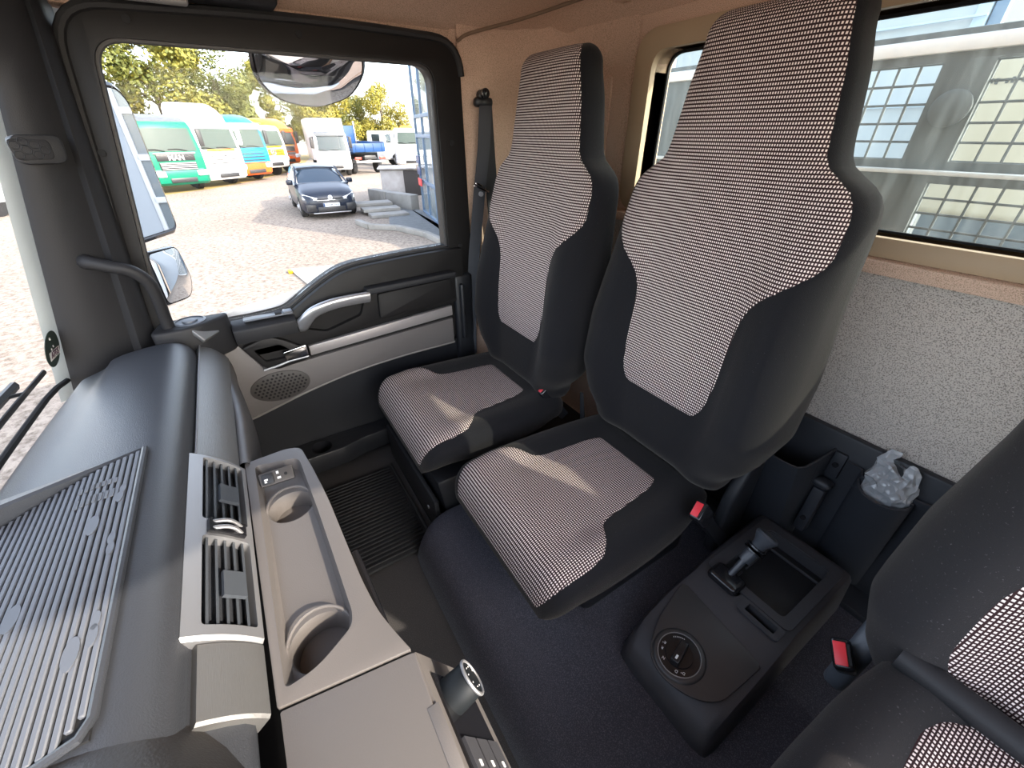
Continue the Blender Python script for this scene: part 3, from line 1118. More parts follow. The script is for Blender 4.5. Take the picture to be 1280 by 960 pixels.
# switch panel at the head of the tray
mb = MB()
e1 = Vector((-0.08, -1, 0.03)).normalized()
e2 = Vector((0.72, -0.03, 0.69)).normalized()
o_ = Vector((0.372, 0.101, TZ - 0.012))
mb.prism(arc_pts([(0, 0), (0.058, 0), (0.058, 0.026), (0, 0.026)], 0.003, 3), o_ - Vector((0, 0, 0.004)), e1, e2, 0.010, 0.001)
swp = mb.build('switch_panel', 'taupe_dark', dash)
mb = MB()
nn = e1.cross(e2)
mb.prism(arc_pts([(0.004, 0.003), (0.024, 0.003), (0.024, 0.023), (0.004, 0.023)], 0.002, 2), o_ - Vector((0, 0, 0.004)) + nn * 0.008, e1, e2, 0.005, 0.001)
mb.build('lighter_switch', 'black', swp)
mb = MB()
for a, b, w_, h_ in ((0.008, 0.010, 0.006, 0.003), (0.008, 0.006, 0.004, 0.003), (0.030, 0.017, 0.004, 0.005), (0.030, 0.007, 0.006, 0.004)):
    mb.prism([(a, b), (a + w_, b), (a + w_, b + h_), (a, b + h_)], o_ - Vector((0, 0, 0.004)) + nn * 0.0125, e1, e2, 0.001)
mb.build('symbol', 'marks', swp)
mb = MB()
mb.cyl(o_ - Vector((0, 0, 0.004)) + e1 * 0.045 + e2 * 0.013 + nn * 0.009, o_ - Vector((0, 0, 0.004)) + e1 * 0.045 + e2 * 0.013 + nn * 0.012, 0.003, n=10)
mb.build('socket', 'blackflat', swp)
# thin dark pocket on the outside of the tray
mb = MB()
mb.tube([(0.20, -0.012, 0.60), (0.12, -0.016, 0.592), (0.05, -0.018, 0.590)], 0.006, 8)
mb.build('side_pocket', 'gloss', dash)

# centre panel (towards the driver) with radio face
mb = MB()
cp = [(-0.040, 0.116), (-0.062, -0.037), (-0.13, -0.034), (-0.40, -0.02), (-0.40, 0.116)]
mb.prism(arc_pts(cp, [0.003, 0.006, 0.02, 0.005, 0.005], 3), (0, 0, 0.45), (1, 0, 0), (0, 1, 0), TZ - 0.002 - 0.45, 0.008, 3)
mb.build('centre_panel', 'taupe', dash)
mb = MB()
mb.box((-0.165, -0.0335, 0.6878), (0.075, 0.014, 0.002), 0.0008)
mb.build('panel_lid', 'taupe', dash)
# radio and climate face: slanted rear face of the centre panel
rt = Vector((0, -0.034, 0.684))
rb = Vector((0, -0.098, 0.545))
rd = (rb - rt).normalized()
rn = Vector((0, rd.z, -rd.y))
rn = rn if rn.y < 0 else -rn


def rf(x, s, d=0.0):
    p = rt + rd * s + rn * d
    return Vector((x, p.y, p.z))


mb = MB()
mb.loft([[rf(x, 0.0, 0.004), rf(x, 0.15, 0.004), Vector((x, 0.0, 0.53)), Vector((x, 0.0, 0.685))] for x in (-0.062, -0.075, -0.40)], True, True)
mb.build('radio_surround', 'taupe', dash)
mb = MB()
mb.loft([[rf(x, 0.018, 0.001), rf(x, 0.018, 0.007), rf(x, 0.125, 0.007), rf(x, 0.125, 0.001)] for x in (-0.088, -0.36)], True, True)
radio = mb.build('radio_face', 'gloss', dash)
mb = MB()
mb.lathe([(0.023, 0), (0.023, 0.012), (0.0215, 0.034), (0.020, 0.036), (0.010, 0.0365)], rf(-0.115, 0.046, 0.004), rn, 28)
knob = mb.build('rotary_knob', mat('knob black', (0.010, 0.012, 0.014), 0.5, spec=0.2), radio)
mb = MB()
q = rf(-0.115, 0.046, 0.0395)
x_, y_, _ = frame_from(rn)
mb.tube([q + (x_ * cos(2 * pi * k / 28) + y_ * sin(2 * pi * k / 28)) * 0.0215 for k in range(29)], 0.0022, 8)
mb.build('rotary_ring', 'silver', radio)
for k in range(7):
    a = -2.3 + 4.6 * k / 6
    mb = MB()
    q2 = rf(-0.115, 0.046, 0.041) + x_ * 0.013 * sin(a) + y_ * 0.013 * cos(a)
    mb.box(q2, (0.0016, 0.001, 0.0016), 0.0003)
    mb.build('dial_mark', 'marks', radio)
for k in range(9):
    mb = MB()
    mb.loft([[rf(x, 0.022 + 0.034 * (k % 3), 0.005), rf(x, 0.022 + 0.034 * (k % 3), 0.011), rf(x, 0.052 + 0.034 * (k % 3), 0.011), rf(x, 0.052 + 0.034 * (k % 3), 0.005)] for x in (-0.166 - 0.062 * (k // 3), -0.222 - 0.062 * (k // 3))], True, True)
    mb.build('radio_button', 'console', radio)
    mb = MB()
    mb.loft([[rf(x, 0.034 + 0.034 * (k % 3), 0.011), rf(x, 0.034 + 0.034 * (k % 3), 0.0118), rf(x, 0.040 + 0.034 * (k % 3), 0.0118), rf(x, 0.040 + 0.034 * (k % 3), 0.011)] for x in (-0.190 - 0.062 * (k // 3), -0.196 - 0.062 * (k // 3))], True, True)
    mb.build('symbol', 'marks', radio)
# lower body of the dash so that nothing is open underneath
mb = MB()
mb.box((0.0, 0.30, 0.46), (2.0, 0.25, 0.42), 0.02)
mb.build('dash_body', 'blackflat', dash)

# ribbed rubber mat in the tray
rm = thing('ribbed_rubber_mat', 'grey ribbed rubber mat with small embossed ovals lying in the dashboard tray', 'mat', (0.18, 0.32, 0.80))


def dash_z(y):
    return lerp_tab([(0.23, 0.800), (0.285, 0.799), (0.34, 0.789), (0.42, 0.772), (0.47, 0.755)], y)[0]


NR = 21
Y0, Y1 = 0.238, 0.404
for k in range(NR):
    y = Y0 + (Y1 - Y0) * (k + 0.5) / NR
    t = (y - 0.238) / (0.402 - 0.238)
    xr = 0.412 - 0.066 * t
    xl = -0.030 + max(0, 0.020 * (1 - t / 0.12)) if t < 0.12 else -0.034
    mb = MB()
    z = dash_z(y)
    mb.box(((xr + xl) / 2, y, z + 0.004), (xr - xl, 0.0057, 0.005), 0.0012, 1)
    mb.build('rib', 'rubber', rm)
mb = MB()
secs_ = []
for k in range(10):
    y = Y0 - 0.003 + (Y1 - Y0 + 0.006) * k / 9
    t = (y - 0.238) / (0.402 - 0.238)
    secs_.append([(-0.036, y, dash_z(y) - 0.003), (-0.036, y, dash_z(y) + 0.0022), (0.416 - 0.066 * t, y, dash_z(y) + 0.0022), (0.416 - 0.066 * t, y, dash_z(y) - 0.003)])
mb.loft(secs_, True, True)
mb.build('mat_base', 'rubber_dark', rm)
mb = MB()
mb.tube([(0.417, 0.2345, 0.803), (0.2, 0.2345, 0.803), (-0.018, 0.2345, 0.803), (-0.032, 0.242, 0.803), (-0.038, 0.27, 0.802), (-0.038, 0.33, 0.794)], 0.0045, 8)
mb.build('mat_border', 'dash', rm)
for (x, y, r) in ((0.255, 0.275, 0.0125), (0.150, 0.330, 0.0125), (0.060, 0.262, 0.013), (0.300, 0.252, 0.008), (0.318, 0.250, 0.007), (0.215, 0.250, 0.0075), (0.197, 0.249, 0.0075), (0.090, 0.247, 0.008), (0.072, 0.247, 0.009)):
    mb = MB()
    mb.prism([(r * 1.5 * cos(a * pi / 8), r * 0.55 * sin(a * pi / 8)) for a in range(16)], (x, y, dash_z(y) + 0.0050), (1, 0, 0), (0, 1, -0.1), 0.0022)
    mb.build('embossed_oval', mat('oval rubber', (0.10, 0.106, 0.12), 0.6), rm)
for j in range(2):
    for k in range(7):
        mb = MB()
        mb.box((0.345 - 0.030 * j, 0.262 + 0.0068 * k, dash_z(0.262 + 0.0068 * k) + 0.0068), (0.012 + 0.006 * ((k * 3 + j) % 3), 0.0042, 0.0012), 0.0004, 1)
        mb.build('embossed_letter', mat('embossed rubber', (0.10, 0.105, 0.115), 0.6), rm)

# =================================================================== SEATS
class Pad:
    """upholstered block swept along p; h is the height of its show surface.
    kind 'back': p=z h=y(front)   kind 'cushion': p=y(front) h=z(top)"""

    def __init__(self, kind, cx, tab, rc=0.03, sm=0.04, pe=3.2, b0=0.42, b1=0.82):
        self.kind, self.cx, self.tab, self.rc, self.sm, self.pe = kind, cx, tab, rc, sm, pe
        self.b0, self.b1 = b0, b1
        self.p0, self.p1 = tab[0][0], tab[-1][0]

    def st(self, v):
        """v 0..1 body, -1..0 and 1..2 the rounded ends (quarter turns)"""
        q = min(1, max(0, v))
        p = self.p0 + (self.p1 - self.p0) * q
        h, t, w, b = smooth_tab(self.tab, p, self.sm)
        arc = 0
        if v > 1 or v < 0:
            a = (min(v, 2) - 1 if v > 1 else -max(v, -1)) * pi / 2
            R = t / 2
            full = self.kind == 'cushion' and v > 1
            if full:
                R = 0.062
            p = p + R * sin(a) * (1 if v > 1 else -1) * (0.8 if self.kind == 'back' else 1.0)
            h = h - (t if full else R) * (1 - cos(a))
            t = max(0.004, t * cos(a))
            w = w - self.rc * (1 - cos(a)) ** 1.2
            b = b * cos(a)
            arc = R * a * (1 if v > 1 else -1)
        return p, h, t, w, b, arc

    def show(self, a, v):
        p, h, t, w, b, arc = self.st(v)
        aa = min(1.0, abs(a))
        hh = h + b * sstep(self.b0, self.b1, aa) - (t / 2 + b) * (1 - (1 - aa ** self.pe) ** (1 / self.pe))
        return self.pt(a * w, p, hh)

    def rear(self, a, v):
        p, h, t, w, b, arc = self.st(v)
        aa = min(1.0, abs(a))
        return self.pt(a * w, p, h - t / 2 - t / 2 * (1 - aa ** self.pe) ** (1 / self.pe))

    def pt(self, x, p, h):
        return Vector((self.cx + x, h, p)) if self.kind == 'back' else Vector((self.cx + x, p, h))

    def body(self, name, m, parent, nv=64, na=26):
        mb = MB()
        vs = [-1 + k / 7 for k in range(7)] + [k / nv for k in range(nv + 1)] + [1 + k / 7 for k in range(1, 8)]
        A = [sin(pi / 2 * (-1 + 2 * k / na)) for k in range(na + 1)]
        rings = []
        for v in vs:
            rings.append([self.show(a, v) for a in A] + [self.rear(a, v) for a in A[::-1][1:-1]])
        mb.loft(rings, True, True)
        return mb.build(name, m, parent, smooth=60)

    def normal(self, a, v):
        d = 0.01
        u = self.show(min(a + d, 1), v) - self.show(max(a - d, -1), v)
        w = self.show(a, v + d) - self.show(a, v - d)
        n = u.cross(w)
        if n.length < 1e-9:
            return Vector((0, 1, 0)) if self.kind == 'back' else Vector((0, 0, 1))
        n.normalize()
        ref = Vector((0, 1, 0.05)) if self.kind == 'back' else Vector((0, 0.4, 1))
        return n if n.dot(ref) > 0 else -n

    def panel(self, name, m, parent, v0, v1, aL, aR, nv=60, nu=30, lift=0.003):
        V = [v0 + (v1 - v0) * j / nv for j in range(nv + 1)]

        def f(i, j):
            v = V[j]
            l, r = aL(v), aR(v)
            a = l + (r - l) * i / nu
            e = -0.0035 if i in (0, nu) or j in (0, nv) else lift
            if 0 < i < nu and 0 < j < nv and (i in (1, nu - 1) or j in (1, nv - 1)):
                e = lift * 0.75
            return self.show(a, v) + self.normal(a, v) * e

        def uv(i, j):
            v = V[j]
            p, h, t, w, b, arc = self.st(v)
            l, r = aL(v), aR(v)
            q = self.p0 + (self.p1 - self.p0) * min(1, max(0, v)) + arc
            return ((l + (r - l) * i / nu) * w, q)
        mb = MB()
        mb.surf(f, nu, nv, uv)
        return mb.build(name, m, parent, smooth=70)


def knots(tab):
    """piecewise smooth curve v -> value"""
    def f(v):
        return smooth_tab(tab, v, 0.018)[0]
    return f


def buckle(parent, base, tip, face, size=1.0, stalk_w=0.030):
    """stalk from base to tip with a buckle head; face = direction of the red button"""
    base, tip, face = Vector(base), Vector(tip), Vector(face).normalized()
    ax = (tip - base).normalized()
    sx = ax.cross(face).normalized()
    fz = sx.cross(ax).normalized()
    mb = MB()
    mid = base.lerp(tip, 0.5) - fz * 0.006
    mb.loft([[q + sx * stalk_w * s1 * 0.5 + fz * 0.008 * s2 for s1, s2 in ((-1, -1), (1, -1), (1, 1), (-1, 1))] for q in (base, mid, tip)], True, True)
    mb.build('buckle_stalk', 'black', parent)
    R = Matrix((sx, fz, ax)).transposed()
    mb = MB()
    mb.box(tip + ax * 0.022 * size, (0.046 * size, 0.028 * size, 0.056 * size), 0.006, 3, rot=R)
    h = mb.build('buckle', 'gloss', parent)
    # red button sits in the end face
    mb = MB()
    mb.box(tip + ax * 0.0498 * size - fz * 0.002 * size, (0.034 * size, 0.017 * size, 0.004 * size), 0.0015, 2, rot=R)
    tag(mb.build('release_button', 'red', h), 'red release button')
    mb = MB()
    mb.box(tip + ax * 0.0498 * size + fz * 0.0095 * size, (0.030 * size, 0.004 * size, 0.002 * size), 0.0005, 1, rot=R)
    mb.build('tongue_slot', 'blackflat', h)
    return h


def make_seat(name, label, cx, yoff, zc, vel, ylean=0.0, bdz=0.0, wscale=1.0, cdx=0.0, cfy=0.0, cw=1.0, cr=-0.765, cl=0.45, ct=1.0, byo=0.0, dpan=0.0, pst=-0.712, bst=0.178):
    root = thing(name, label, 'seat', (cx, -0.6 + yoff, FLOOR_Z if name != 'middle_seat' else TUN_Z))
    w = wscale
    tabB = [(zc + 0.055, -0.738, 0.12, 0.200 * w, 0.020), (zc + 0.11, -0.742, 0.135, 0.243 * w, 0.040), (zc + 0.20, -0.750, 0.145, 0.272 * w, 0.062), (zc + 0.33, -0.764, 0.145, 0.270 * w, 0.062),
            (zc + 0.48, -0.783, 0.135, 0.254 * w, 0.040), (zc + 0.57, -0.795, 0.125, 0.250 * w, 0.020), (zc + 0.62, -0.802, 0.12, 0.247 * w, 0.010), (zc + 0.650, -0.805, 0.12, 0.236 * w, 0.006), (zc + 0.668, -0.806, 0.12, 0.218 * w, 0.005), (zc + 0.680, -0.808, 0.118, 0.190 * w, 0.003), (zc + 0.695, -0.809, 0.118, 0.171 * w, 0.003),
            (zc + 0.73, -0.812, 0.115, 0.163 * w, 0.002), (zc + 0.82, -0.818, 0.11, 0.148 * w, 0.001), (zc + 0.885, -0.820, 0.105, 0.130 * w, 0.0)]
    zr = zc + 0.6
    tabB = [(r[0] + bdz, r[1] + yoff + byo + ylean * max(0, (r[0] - zc) / 0.9), *r[2:]) for r in tabB]
    B = Pad('back', cx, tabB, rc=0.030, sm=0.012, pe=3.6, b0=0.40, b1=0.78)
    bk = B.body('backrest', vel, root)
    H = B.p1 - B.p0
    kv = lambda dz: (dz - 0.055) / H
    la = [(kv(bst - 0.003), -0.30 - dpan), (kv(bst + 0.012), -0.42 - dpan), (kv(0.22), -0.47 - dpan), (kv(0.32), -0.49 - dpan), (kv(0.42), -0.52 - dpan / 2), (kv(0.47), -0.60), (kv(0.515), -0.82), (kv(0.55), -0.965), (1.0, -0.965), (2.0, -0.90)]
    ra = [(a, -b) for a, b in la]
    B.panel('cloth_panel', M['cloth'], bk, kv(bst), 1.72, knots(la), knots(ra), nv=84, nu=32)
    # cushion
    tabC = [(-0.765, zc - 0.004, 0.14, 0.215 * w, 0.014), (-0.68, zc - 0.010, 0.15, 0.232 * w, 0.022), (-0.55, zc - 0.010, 0.15, 0.240 * w, 0.026), (-0.42, zc - 0.004, 0.15, 0.242 * w, 0.024), (-0.36, zc + 0.004, 0.148, 0.242 * w, 0.014), (-0.315, zc + 0.002, 0.14, 0.238 * w, 0.006)]
    tabC = [(cr + (r[0] + 0.765) / 0.45 * (cl + cfy) + yoff, r[1], r[2] * ct, r[3] * cw, r[4]) for r in tabC]
    Cc = Pad('cushion', cx + cdx, tabC, rc=0.035, sm=0.03, pe=4.0, b0=0.50, b1=0.85)
    cu = Cc.body('cushion', vel, root)
    L = Cc.p1 - Cc.p0
    kc = lambda y: (y + 0.765) / 0.45
    lc = [(kc(-0.72), -0.40 - dpan), (kc(-0.70), -0.50 - dpan), (kc(-0.66), -0.54 - dpan), (kc(-0.50), -0.58 - dpan / 2), (kc(-0.475), -0.62), (kc(-0.44), -0.82), (kc(-0.41), -0.92), (kc(-0.36), -0.95), (1.0, -0.95), (2.0, -0.93)]
    rc_ = [(a, -b) for a, b in lc]
    Cc.panel('cloth_panel', M['cloth'], cu, kc(pst), 1.9, knots(lc), knots(rc_), nv=70, nu=32)
    return root, B, Cc


# middle seat on the engine tunnel
ms, mB, mC = make_seat('middle_seat', 'middle passenger seat in checked cloth and black velour on the engine tunnel', 0.165, 0.0, 0.51, 'velour', cdx=0.025, cfy=-0.035, cw=0.94, ct=0.66)
mb = MB()
mb.box((0.18, -0.59, 0.35), (0.36, 0.34, 0.10), 0.02, 3)
mb.build('seat_base', 'black', ms)
# recliner cover and buckle on its driver side
mb = MB()
poly = arc_pts([(-0.775, 0.33), (-0.790, 0.52), (-0.835, 0.64), (-0.885, 0.63), (-0.885, 0.33)], 0.03, 5)
mb.prism(poly, (-0.068, 0, 0), (0, 1, 0), (0, 0, 1), 0.030, 0.010, 3)
mb.build('recliner_cover', 'black', ms)
buckle(ms, (-0.070, -0.80, 0.38), (-0.052, -0.712, 0.498), (-0.75, 0.25, 0.6))

# outer passenger seat
ps, pB, pC = make_seat('passenger_seat', 'outer passenger seat in checked cloth and black velour beside the door', 0.690, 0.070, 0.535, 'velour', ylean=-0.005, bdz=-0.035, cfy=-0.055, cw=0.97, ct=0.7)
mb = MB()
mb.prism([(-0.64, 0.18), (-0.66, 0.40), (-0.27, 0.40), (-0.30, 0.18)], (0.470, 0, 0), (0, 1, 0), (0, 0, 1), 0.45, 0.012)
mb.build('seat_base', 'black', ps)
mb = MB()
mb.box((0.695, -0.262, 0.255), (0.45, 0.016, 0.15), 0.006, 2)
mb.build('kick_panel', 'pillar', ps)
mb = MB()
mb.cyl((0.53, -0.255, 0.26), (0.53, -0.251, 0.26), 0.006, n=10)
mb.build('bolt', 'silver', ps)
buckle(ps, (0.495, -0.745, 0.44), (0.510, -0.692, 0.522), (-0.55, 0.45, 0.7), 0.9)
mb = MB()
mb.prism([(0, 0), (0.024, 0.0), (0.018, 0.16), (0.006, 0.16)], (0.398, -0.755, 0.42), (1, 0, 0), (0, 0.15, 1), 0.006, 0.002)
mb.build('belt_anchor', 'pillar', ps)

# driver seat
ds, dB, dC = make_seat('driver_seat', 'driver seat in dusty black velour with checked centre, nearest the camera', -0.600, 0.115, 0.610, 'velour_driver', bdz=-0.165, wscale=1.0, cr=-0.775, cl=0.48, byo=-0.030, cdx=-0.012, dpan=0.17, pst=-0.765, bst=0.150)
mb = MB()
mb.box((-0.625, -0.48, 0.335), (0.40, 0.38, 0.29), 0.03, 3)
mb.build('seat_base', 'black', ds)
mb = MB()
mb.tube([(-0.40, -0.628, 0.612), (-0.62, -0.628, 0.612), (-0.84, -0.628, 0.612)], 0.020, 12)
mb.build('backrest_roll', 'pillar', ds)
mb = MB()
pts = [(-0.372, -0.78, 0.40, 0.055), (-0.366, -0.735, 0.50, 0.05), (-0.362, -0.70, 0.575, 0.045), (-0.362, -0.665, 0.60, 0.03), (-0.365, -0.62, 0.595, 0.026), (-0.368, -0.585, 0.56, 0.024), (-0.37, -0.57, 0.50, 0.03), (-0.372, -0.58, 0.42, 0.04)]
poly = arc_pts([(-0.86, 0.40), (-0.850, 0.56), (-0.81, 0.620), (-0.76, 0.615), (-0.715, 0.575), (-0.685, 0.555), (-0.655, 0.520), (-0.655, 0.40)], 0.03, 5)
mb.prism(poly, (-0.388, 0, 0), (0, 1, 0), (0, 0, 1), 0.034, 0.012, 3)
mb.build('recliner_cover', mat('blue grey cover', (0.075, 0.085, 0.10), 0.45, bump=(600, 0.15)), ds)
buckle(ds, (-0.372, -0.705, 0.43), (-0.362, -0.652, 0.50), (-0.25, 0.35, 0.9), 1.0)

# passenger seat belt on the B pillar
bl = thing('seat_belt', 'black passenger seat belt hanging from the pillar behind the door', 'seat belt', (1.02, -0.76, 0.6))
mb = MB()
mb.box((1.022, -0.765, 1.330), (0.030, 0.062, 0.026), 0.010, 3)
mb.lathe([(0.016, 0), (0.016, 0.018), (0.010, 0.022)], (1.035, -0.765, 1.348), (-1, 0, 0), 16)
mb.build('guide_loop', 'black', bl)
mb = MB()
mb.lathe([(0.014, 0), (0.014, 0.010), (0.008, 0.012)], (1.012, -0.765, 1.352), (-1, 0, 0), 14)
mb.build('bolt_cover', 'gloss', bl)


def strap(mb, pts, ws):
    secs_ = []
    for k, p in enumerate(pts):
        p = Vector(p)
        t = (Vector(pts[min(k + 1, len(pts) - 1)]) - Vector(pts[max(k - 1, 0)])).normalized()
        wv = ws[k] if isinstance(ws, list) else ws
        wv = Vector(wv)
        n = t.cross(wv).normalized() * 0.0008
        secs_.append([p - wv / 2 - n, p + wv / 2 - n, p + wv / 2 + n, p - wv / 2 + n])
    mb.loft(secs_, True, True)


mb = MB()
strap(mb, [(1.010, -0.768, 1.325), (1.012, -0.757, 1.20), (1.016, -0.738, 1.08), (1.018, -0.724, 0.98), (1.020, -0.706, 0.86), (1.022, -0.690, 0.72), (1.022, -0.680, 0.58), (1.020, -0.672, 0.46)], [(0, 0.046, 0)] * 3 + [(0.004, 0.044, 0), (0.018, 0.036, 0), (0.026, 0.026, 0), (0.018, 0.036, 0), (0.004, 0.046, 0)])
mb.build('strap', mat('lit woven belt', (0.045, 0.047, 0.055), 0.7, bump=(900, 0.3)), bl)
mb = MB()
strap(mb, [(1.024, -0.775, 1.325), (1.026, -0.785, 1.18), (1.027, -0.795, 1.05), (1.028, -0.805, 0.90), (1.03, -0.81, 0.70), (1.03, -0.81, 0.5)], (0, 0.046, 0))
mb.build('return_strap', 'belt', bl)
mb = MB()
mb.box((1.004, -0.738, 1.085), (0.006, 0.064, 0.007), 0.002, 2, rot=(radians(22), 0, 0))
mb.box((1.002, -0.728, 1.098), (0.006, 0.030, 0.007), 0.002, 2, rot=(radians(22), 0, 0))
mb.build('belt_tongue', 'chrome', bl)
mb = MB()
mb.cyl((1.012, -0.738, 1.068), (1.003, -0.738, 1.068), 0.0075, n=14)
mb.build('belt_stop', mat('grey stud', (0.30, 0.30, 0.32), 0.4), bl)

# =================================================================== TUNNEL, CONSOLE, REAR BINS
tun = thing('engine_tunnel', 'carpeted engine tunnel hump between the seats, under console and middle seat', 'engine cover', (0.0, -0.6, FLOOR_Z))
mb = MB()
prof = [(-0.165, FLOOR_Z - 0.01), (-0.172, 0.20), (-0.185, 0.235), (-0.200, 0.262), (-0.222, 0.283), (-0.255, 0.296), (-0.30, 0.30), (-0.6, 0.30), (-1.04, 0.30), (-1.04, FLOOR_Z - 0.01)]
S = [Vector((0, a, b)) for a, b in prof]
S = [(p.y, p.z) for p in spline(S[:8], 4)] + prof[8:]
secs_ = []
for x, sc in ((0.462, 0.86), (0.458, 0.95), (0.440, 0.99), (0.40, 1.0), (0.0, 1.0), (-0.405, 1.0)):
    secs_.append([Vector((x, -0.62 + (a + 0.62) * (sc if a > -0.5 else 1), FLOOR_Z - 0.01 + (b - FLOOR_Z + 0.01) * sc)) for a, b in S])
mb.loft(secs_, True, True)
mb.build('carpet_cover', 'carpet', tun, smooth=50)

con = thing('gear_console', 'dark grey centre console with gear dial, hand brake lever and storage tray', 'console', (-0.19, -0.7, TUN_Z))
ZC = 0.405
# body: loft of sections along y
secs_ = []
for (y, xl, xr, zt) in [(-0.425, -0.286, -0.135, 0.306), (-0.432, -0.297, -0.112, 0.325), (-0.450, -0.300, -0.104, 0.348), (-0.50, -0.300, -0.094, 0.366), (-0.56, -0.300, -0.090, 0.382), (-0.62, -0.299, -0.090, 0.395), (-0.66, -0.298, -0.092, 0.404), (-0.70, -0.296, -0.088, ZC), (-0.80, -0.296, -0.086, ZC), (-0.925, -0.296, -0.084, ZC), (-0.945, -0.294, -0.086, ZC - 0.004)]:
    r = 0.016
    secs_.append([Vector((xl - 0.012, y, TUN_Z - 0.006)), Vector((xl - 0.004, y, zt - r)), Vector((xl + 0.003, y, zt - 0.004)), Vector((xl + r, y, zt)), Vector((xr - r, y, zt)), Vector((xr - 0.003, y, zt - 0.004)), Vector((xr + 0.004, y, zt - r)), Vector((xr + 0.012, y, TUN_Z - 0.006))])
mb = MB()
mb.loft(secs_, True, True)
cb = mb.build('console_body', 'console', con, smooth=35)
c1 = MB()
c1.prism(arc_pts([(-0.262, -0.712), (-0.262, -0.905), (-0.128, -0.905), (-0.128, -0.712)], 0.014, 4), (0, 0, 0.372), (1, 0, 0), (0, 1, 0), 0.1)
c2 = MB()
c2.box((-0.238, -0.672, 0.40), (0.062, 0.022, 0.06))
c3 = MB()
c3.prism(arc_pts([(-0.185, -0.672), (-0.185, -0.716), (-0.112, -0.716), (-0.112, -0.672)], 0.010, 4), (0, 0, 0.385), (1, 0, 0), (0, 1, 0), 0.1)
cut(cb, [c1, c2, c3])
mb = MB()
fr_o = arc_pts([(-0.284, -0.690), (-0.284, -0.930), (-0.100, -0.930), (-0.100, -0.690)], 0.016, 4)
fr_i = arc_pts([(-0.264, -0.710), (-0.264, -0.907), (-0.126, -0.907), (-0.126, -0.710)], 0.014, 4)
mb.loft([[(x, y, ZC - 0.002) for x, y in fr_o], [(x, y, ZC + 0.004) for x, y in fr_o], [(x, y, ZC + 0.004) for x, y in fr_i], [(x, y, 0.374) for x, y in fr_i]], True, False)
mb.build('tray_frame', 'console', con)
mb = MB()
mb.box((-0.195, -0.808, 0.3735), (0.13, 0.19, 0.004), 0.001)
mb.build('tray_floor', 'black', con)
mb = MB()
mb.box((-0.150, -0.842, 0.379), (0.004, 0.13, 0.008), 0.0015)
mb.box((-0.150, -0.742, 0.379), (0.004, 0.04, 0.008), 0.0015)
mb.box((-0.195, -0.880, 0.379), (0.13, 0.004, 0.008), 0.0015)
mb.build('tray_divider', 'console', con)
# slot surround
mb = MB()
so = arc_pts([(-0.280, -0.652), (-0.280, -0.688), (-0.196, -0.688), (-0.196, -0.652)], 0.008, 4)
si = arc_pts([(-0.268, -0.662), (-0.268, -0.682), (-0.208, -0.682), (-0.208, -0.662)], 0.003, 4)
mb.loft([[(x, y, 0.404) for x, y in so], [(x, y, 0.4085) for x, y in so], [(x, y, 0.4085) for x, y in si], [(x, y, 0.39) for x, y in si]], True, False)
mb.build('slot_surround', 'console', con)
# dial plate, raised teardrop following the slope
P0 = Vector((-0.19, -0.52, 0.3725))
pex, pey = Vector((1, 0, 0)), Vector((0, -0.985, 0.170)).normalized()
plate = [(-0.098, 0.075), (-0.090, -0.030), (-0.055, -0.066), (0.0, -0.083), (0.040, -0.070), (0.072, -0.010), (0.092, 0.090), (0.084, 0.098), (-0.088, 0.083)]
pp = [(-x, y) for x, y in plate]
mb = MB()
mb.prism(arc_pts([(p[0], p[1]) for p in plate], [0.01, 0.03, 0.03, 0.03, 0.03, 0.03, 0.01, 0.005, 0.005], 5), P0 + Vector((0, 0, 0.001)), pex, pey, -0.006, 0.002)
pn = pex.cross(pey)
pn = pn if pn.z > 0 else -pn
dp = mb.build('dial_plate', mat('graphite plate', (0.052, 0.050, 0.051), 0.4, metal=0.2), con)
DC = P0 + pey * -0.026 + pex * 0.003 + pn * 0.006
mb = MB()
mb.lathe([(0.052, -0.006), (0.050, 0.001), (0.046, 0.004), (0.0405, 0.0045), (0.0385, 0.002)], DC, pn, 40)
mb.build('dial_bezel', mat('graphite plate', (0.052, 0.050, 0.051), 0.4, metal=0.2), dp)
mb = MB()
x_, y_, _ = frame_from(pn)
mb.tube([DC + pn * 0.0045 + (x_ * cos(2 * pi * k / 40) + y_ * sin(2 * pi * k / 40)) * 0.0395 for k in range(41)], 0.0010, 6)
mb.build('bright_ring', 'silver', dp)
mb = MB()
mb.lathe([(0.0385, 0.0), (0.0385, 0.0035), (0.026, 0.005), (0.025, 0.008), (0.004, 0.0085)], DC, pn, 40)
dial = mb.build('gear_dial', 'gloss', dp)
ka = Vector((0.22, -0.97, 0)).normalized()
ka = (ka - pn * ka.dot(pn)).normalized()
kb = pn.cross(ka)
mb = MB()
mb.box(DC + pn * 0.014, (0.046, 0.017, 0.014), 0.003, 3, rot=Matrix((ka, kb, pn)).transposed())
mb.build('dial_grip', 'gloss', dp)
mb = MB()
mb.box(DC + pn * 0.0212 - ka * 0.013, (0.008, 0.004, 0.0008), 0.0002, 1, rot=Matrix((ka, kb, pn)).transposed())
mb.build('pointer_mark', 'marks', dp)
for ch, ang, sz in (('N', 205, 0.0075), ('R', 238, 0.0070), ('R°', 260, 0.0070), ('D', 150, 0.0075), ('D°', 128, 0.0070)):
    # angle measured in the plate plane, 180 = towards the dashboard
    a = radians(ang)
    dirv = pey * cos(a) + pex * sin(a) * 1
    d2 = pex * -sin(a) * -1
    pos = DC + pn * 0.0054 + (pey * cos(a) - pex * sin(a)) * 0.0315
    up = -ka
    rt_ = up.cross(pn)
    text(ch, sz, pos, rt_, up, 'marks', dp, 'letter', 0.0002)
mb = MB()
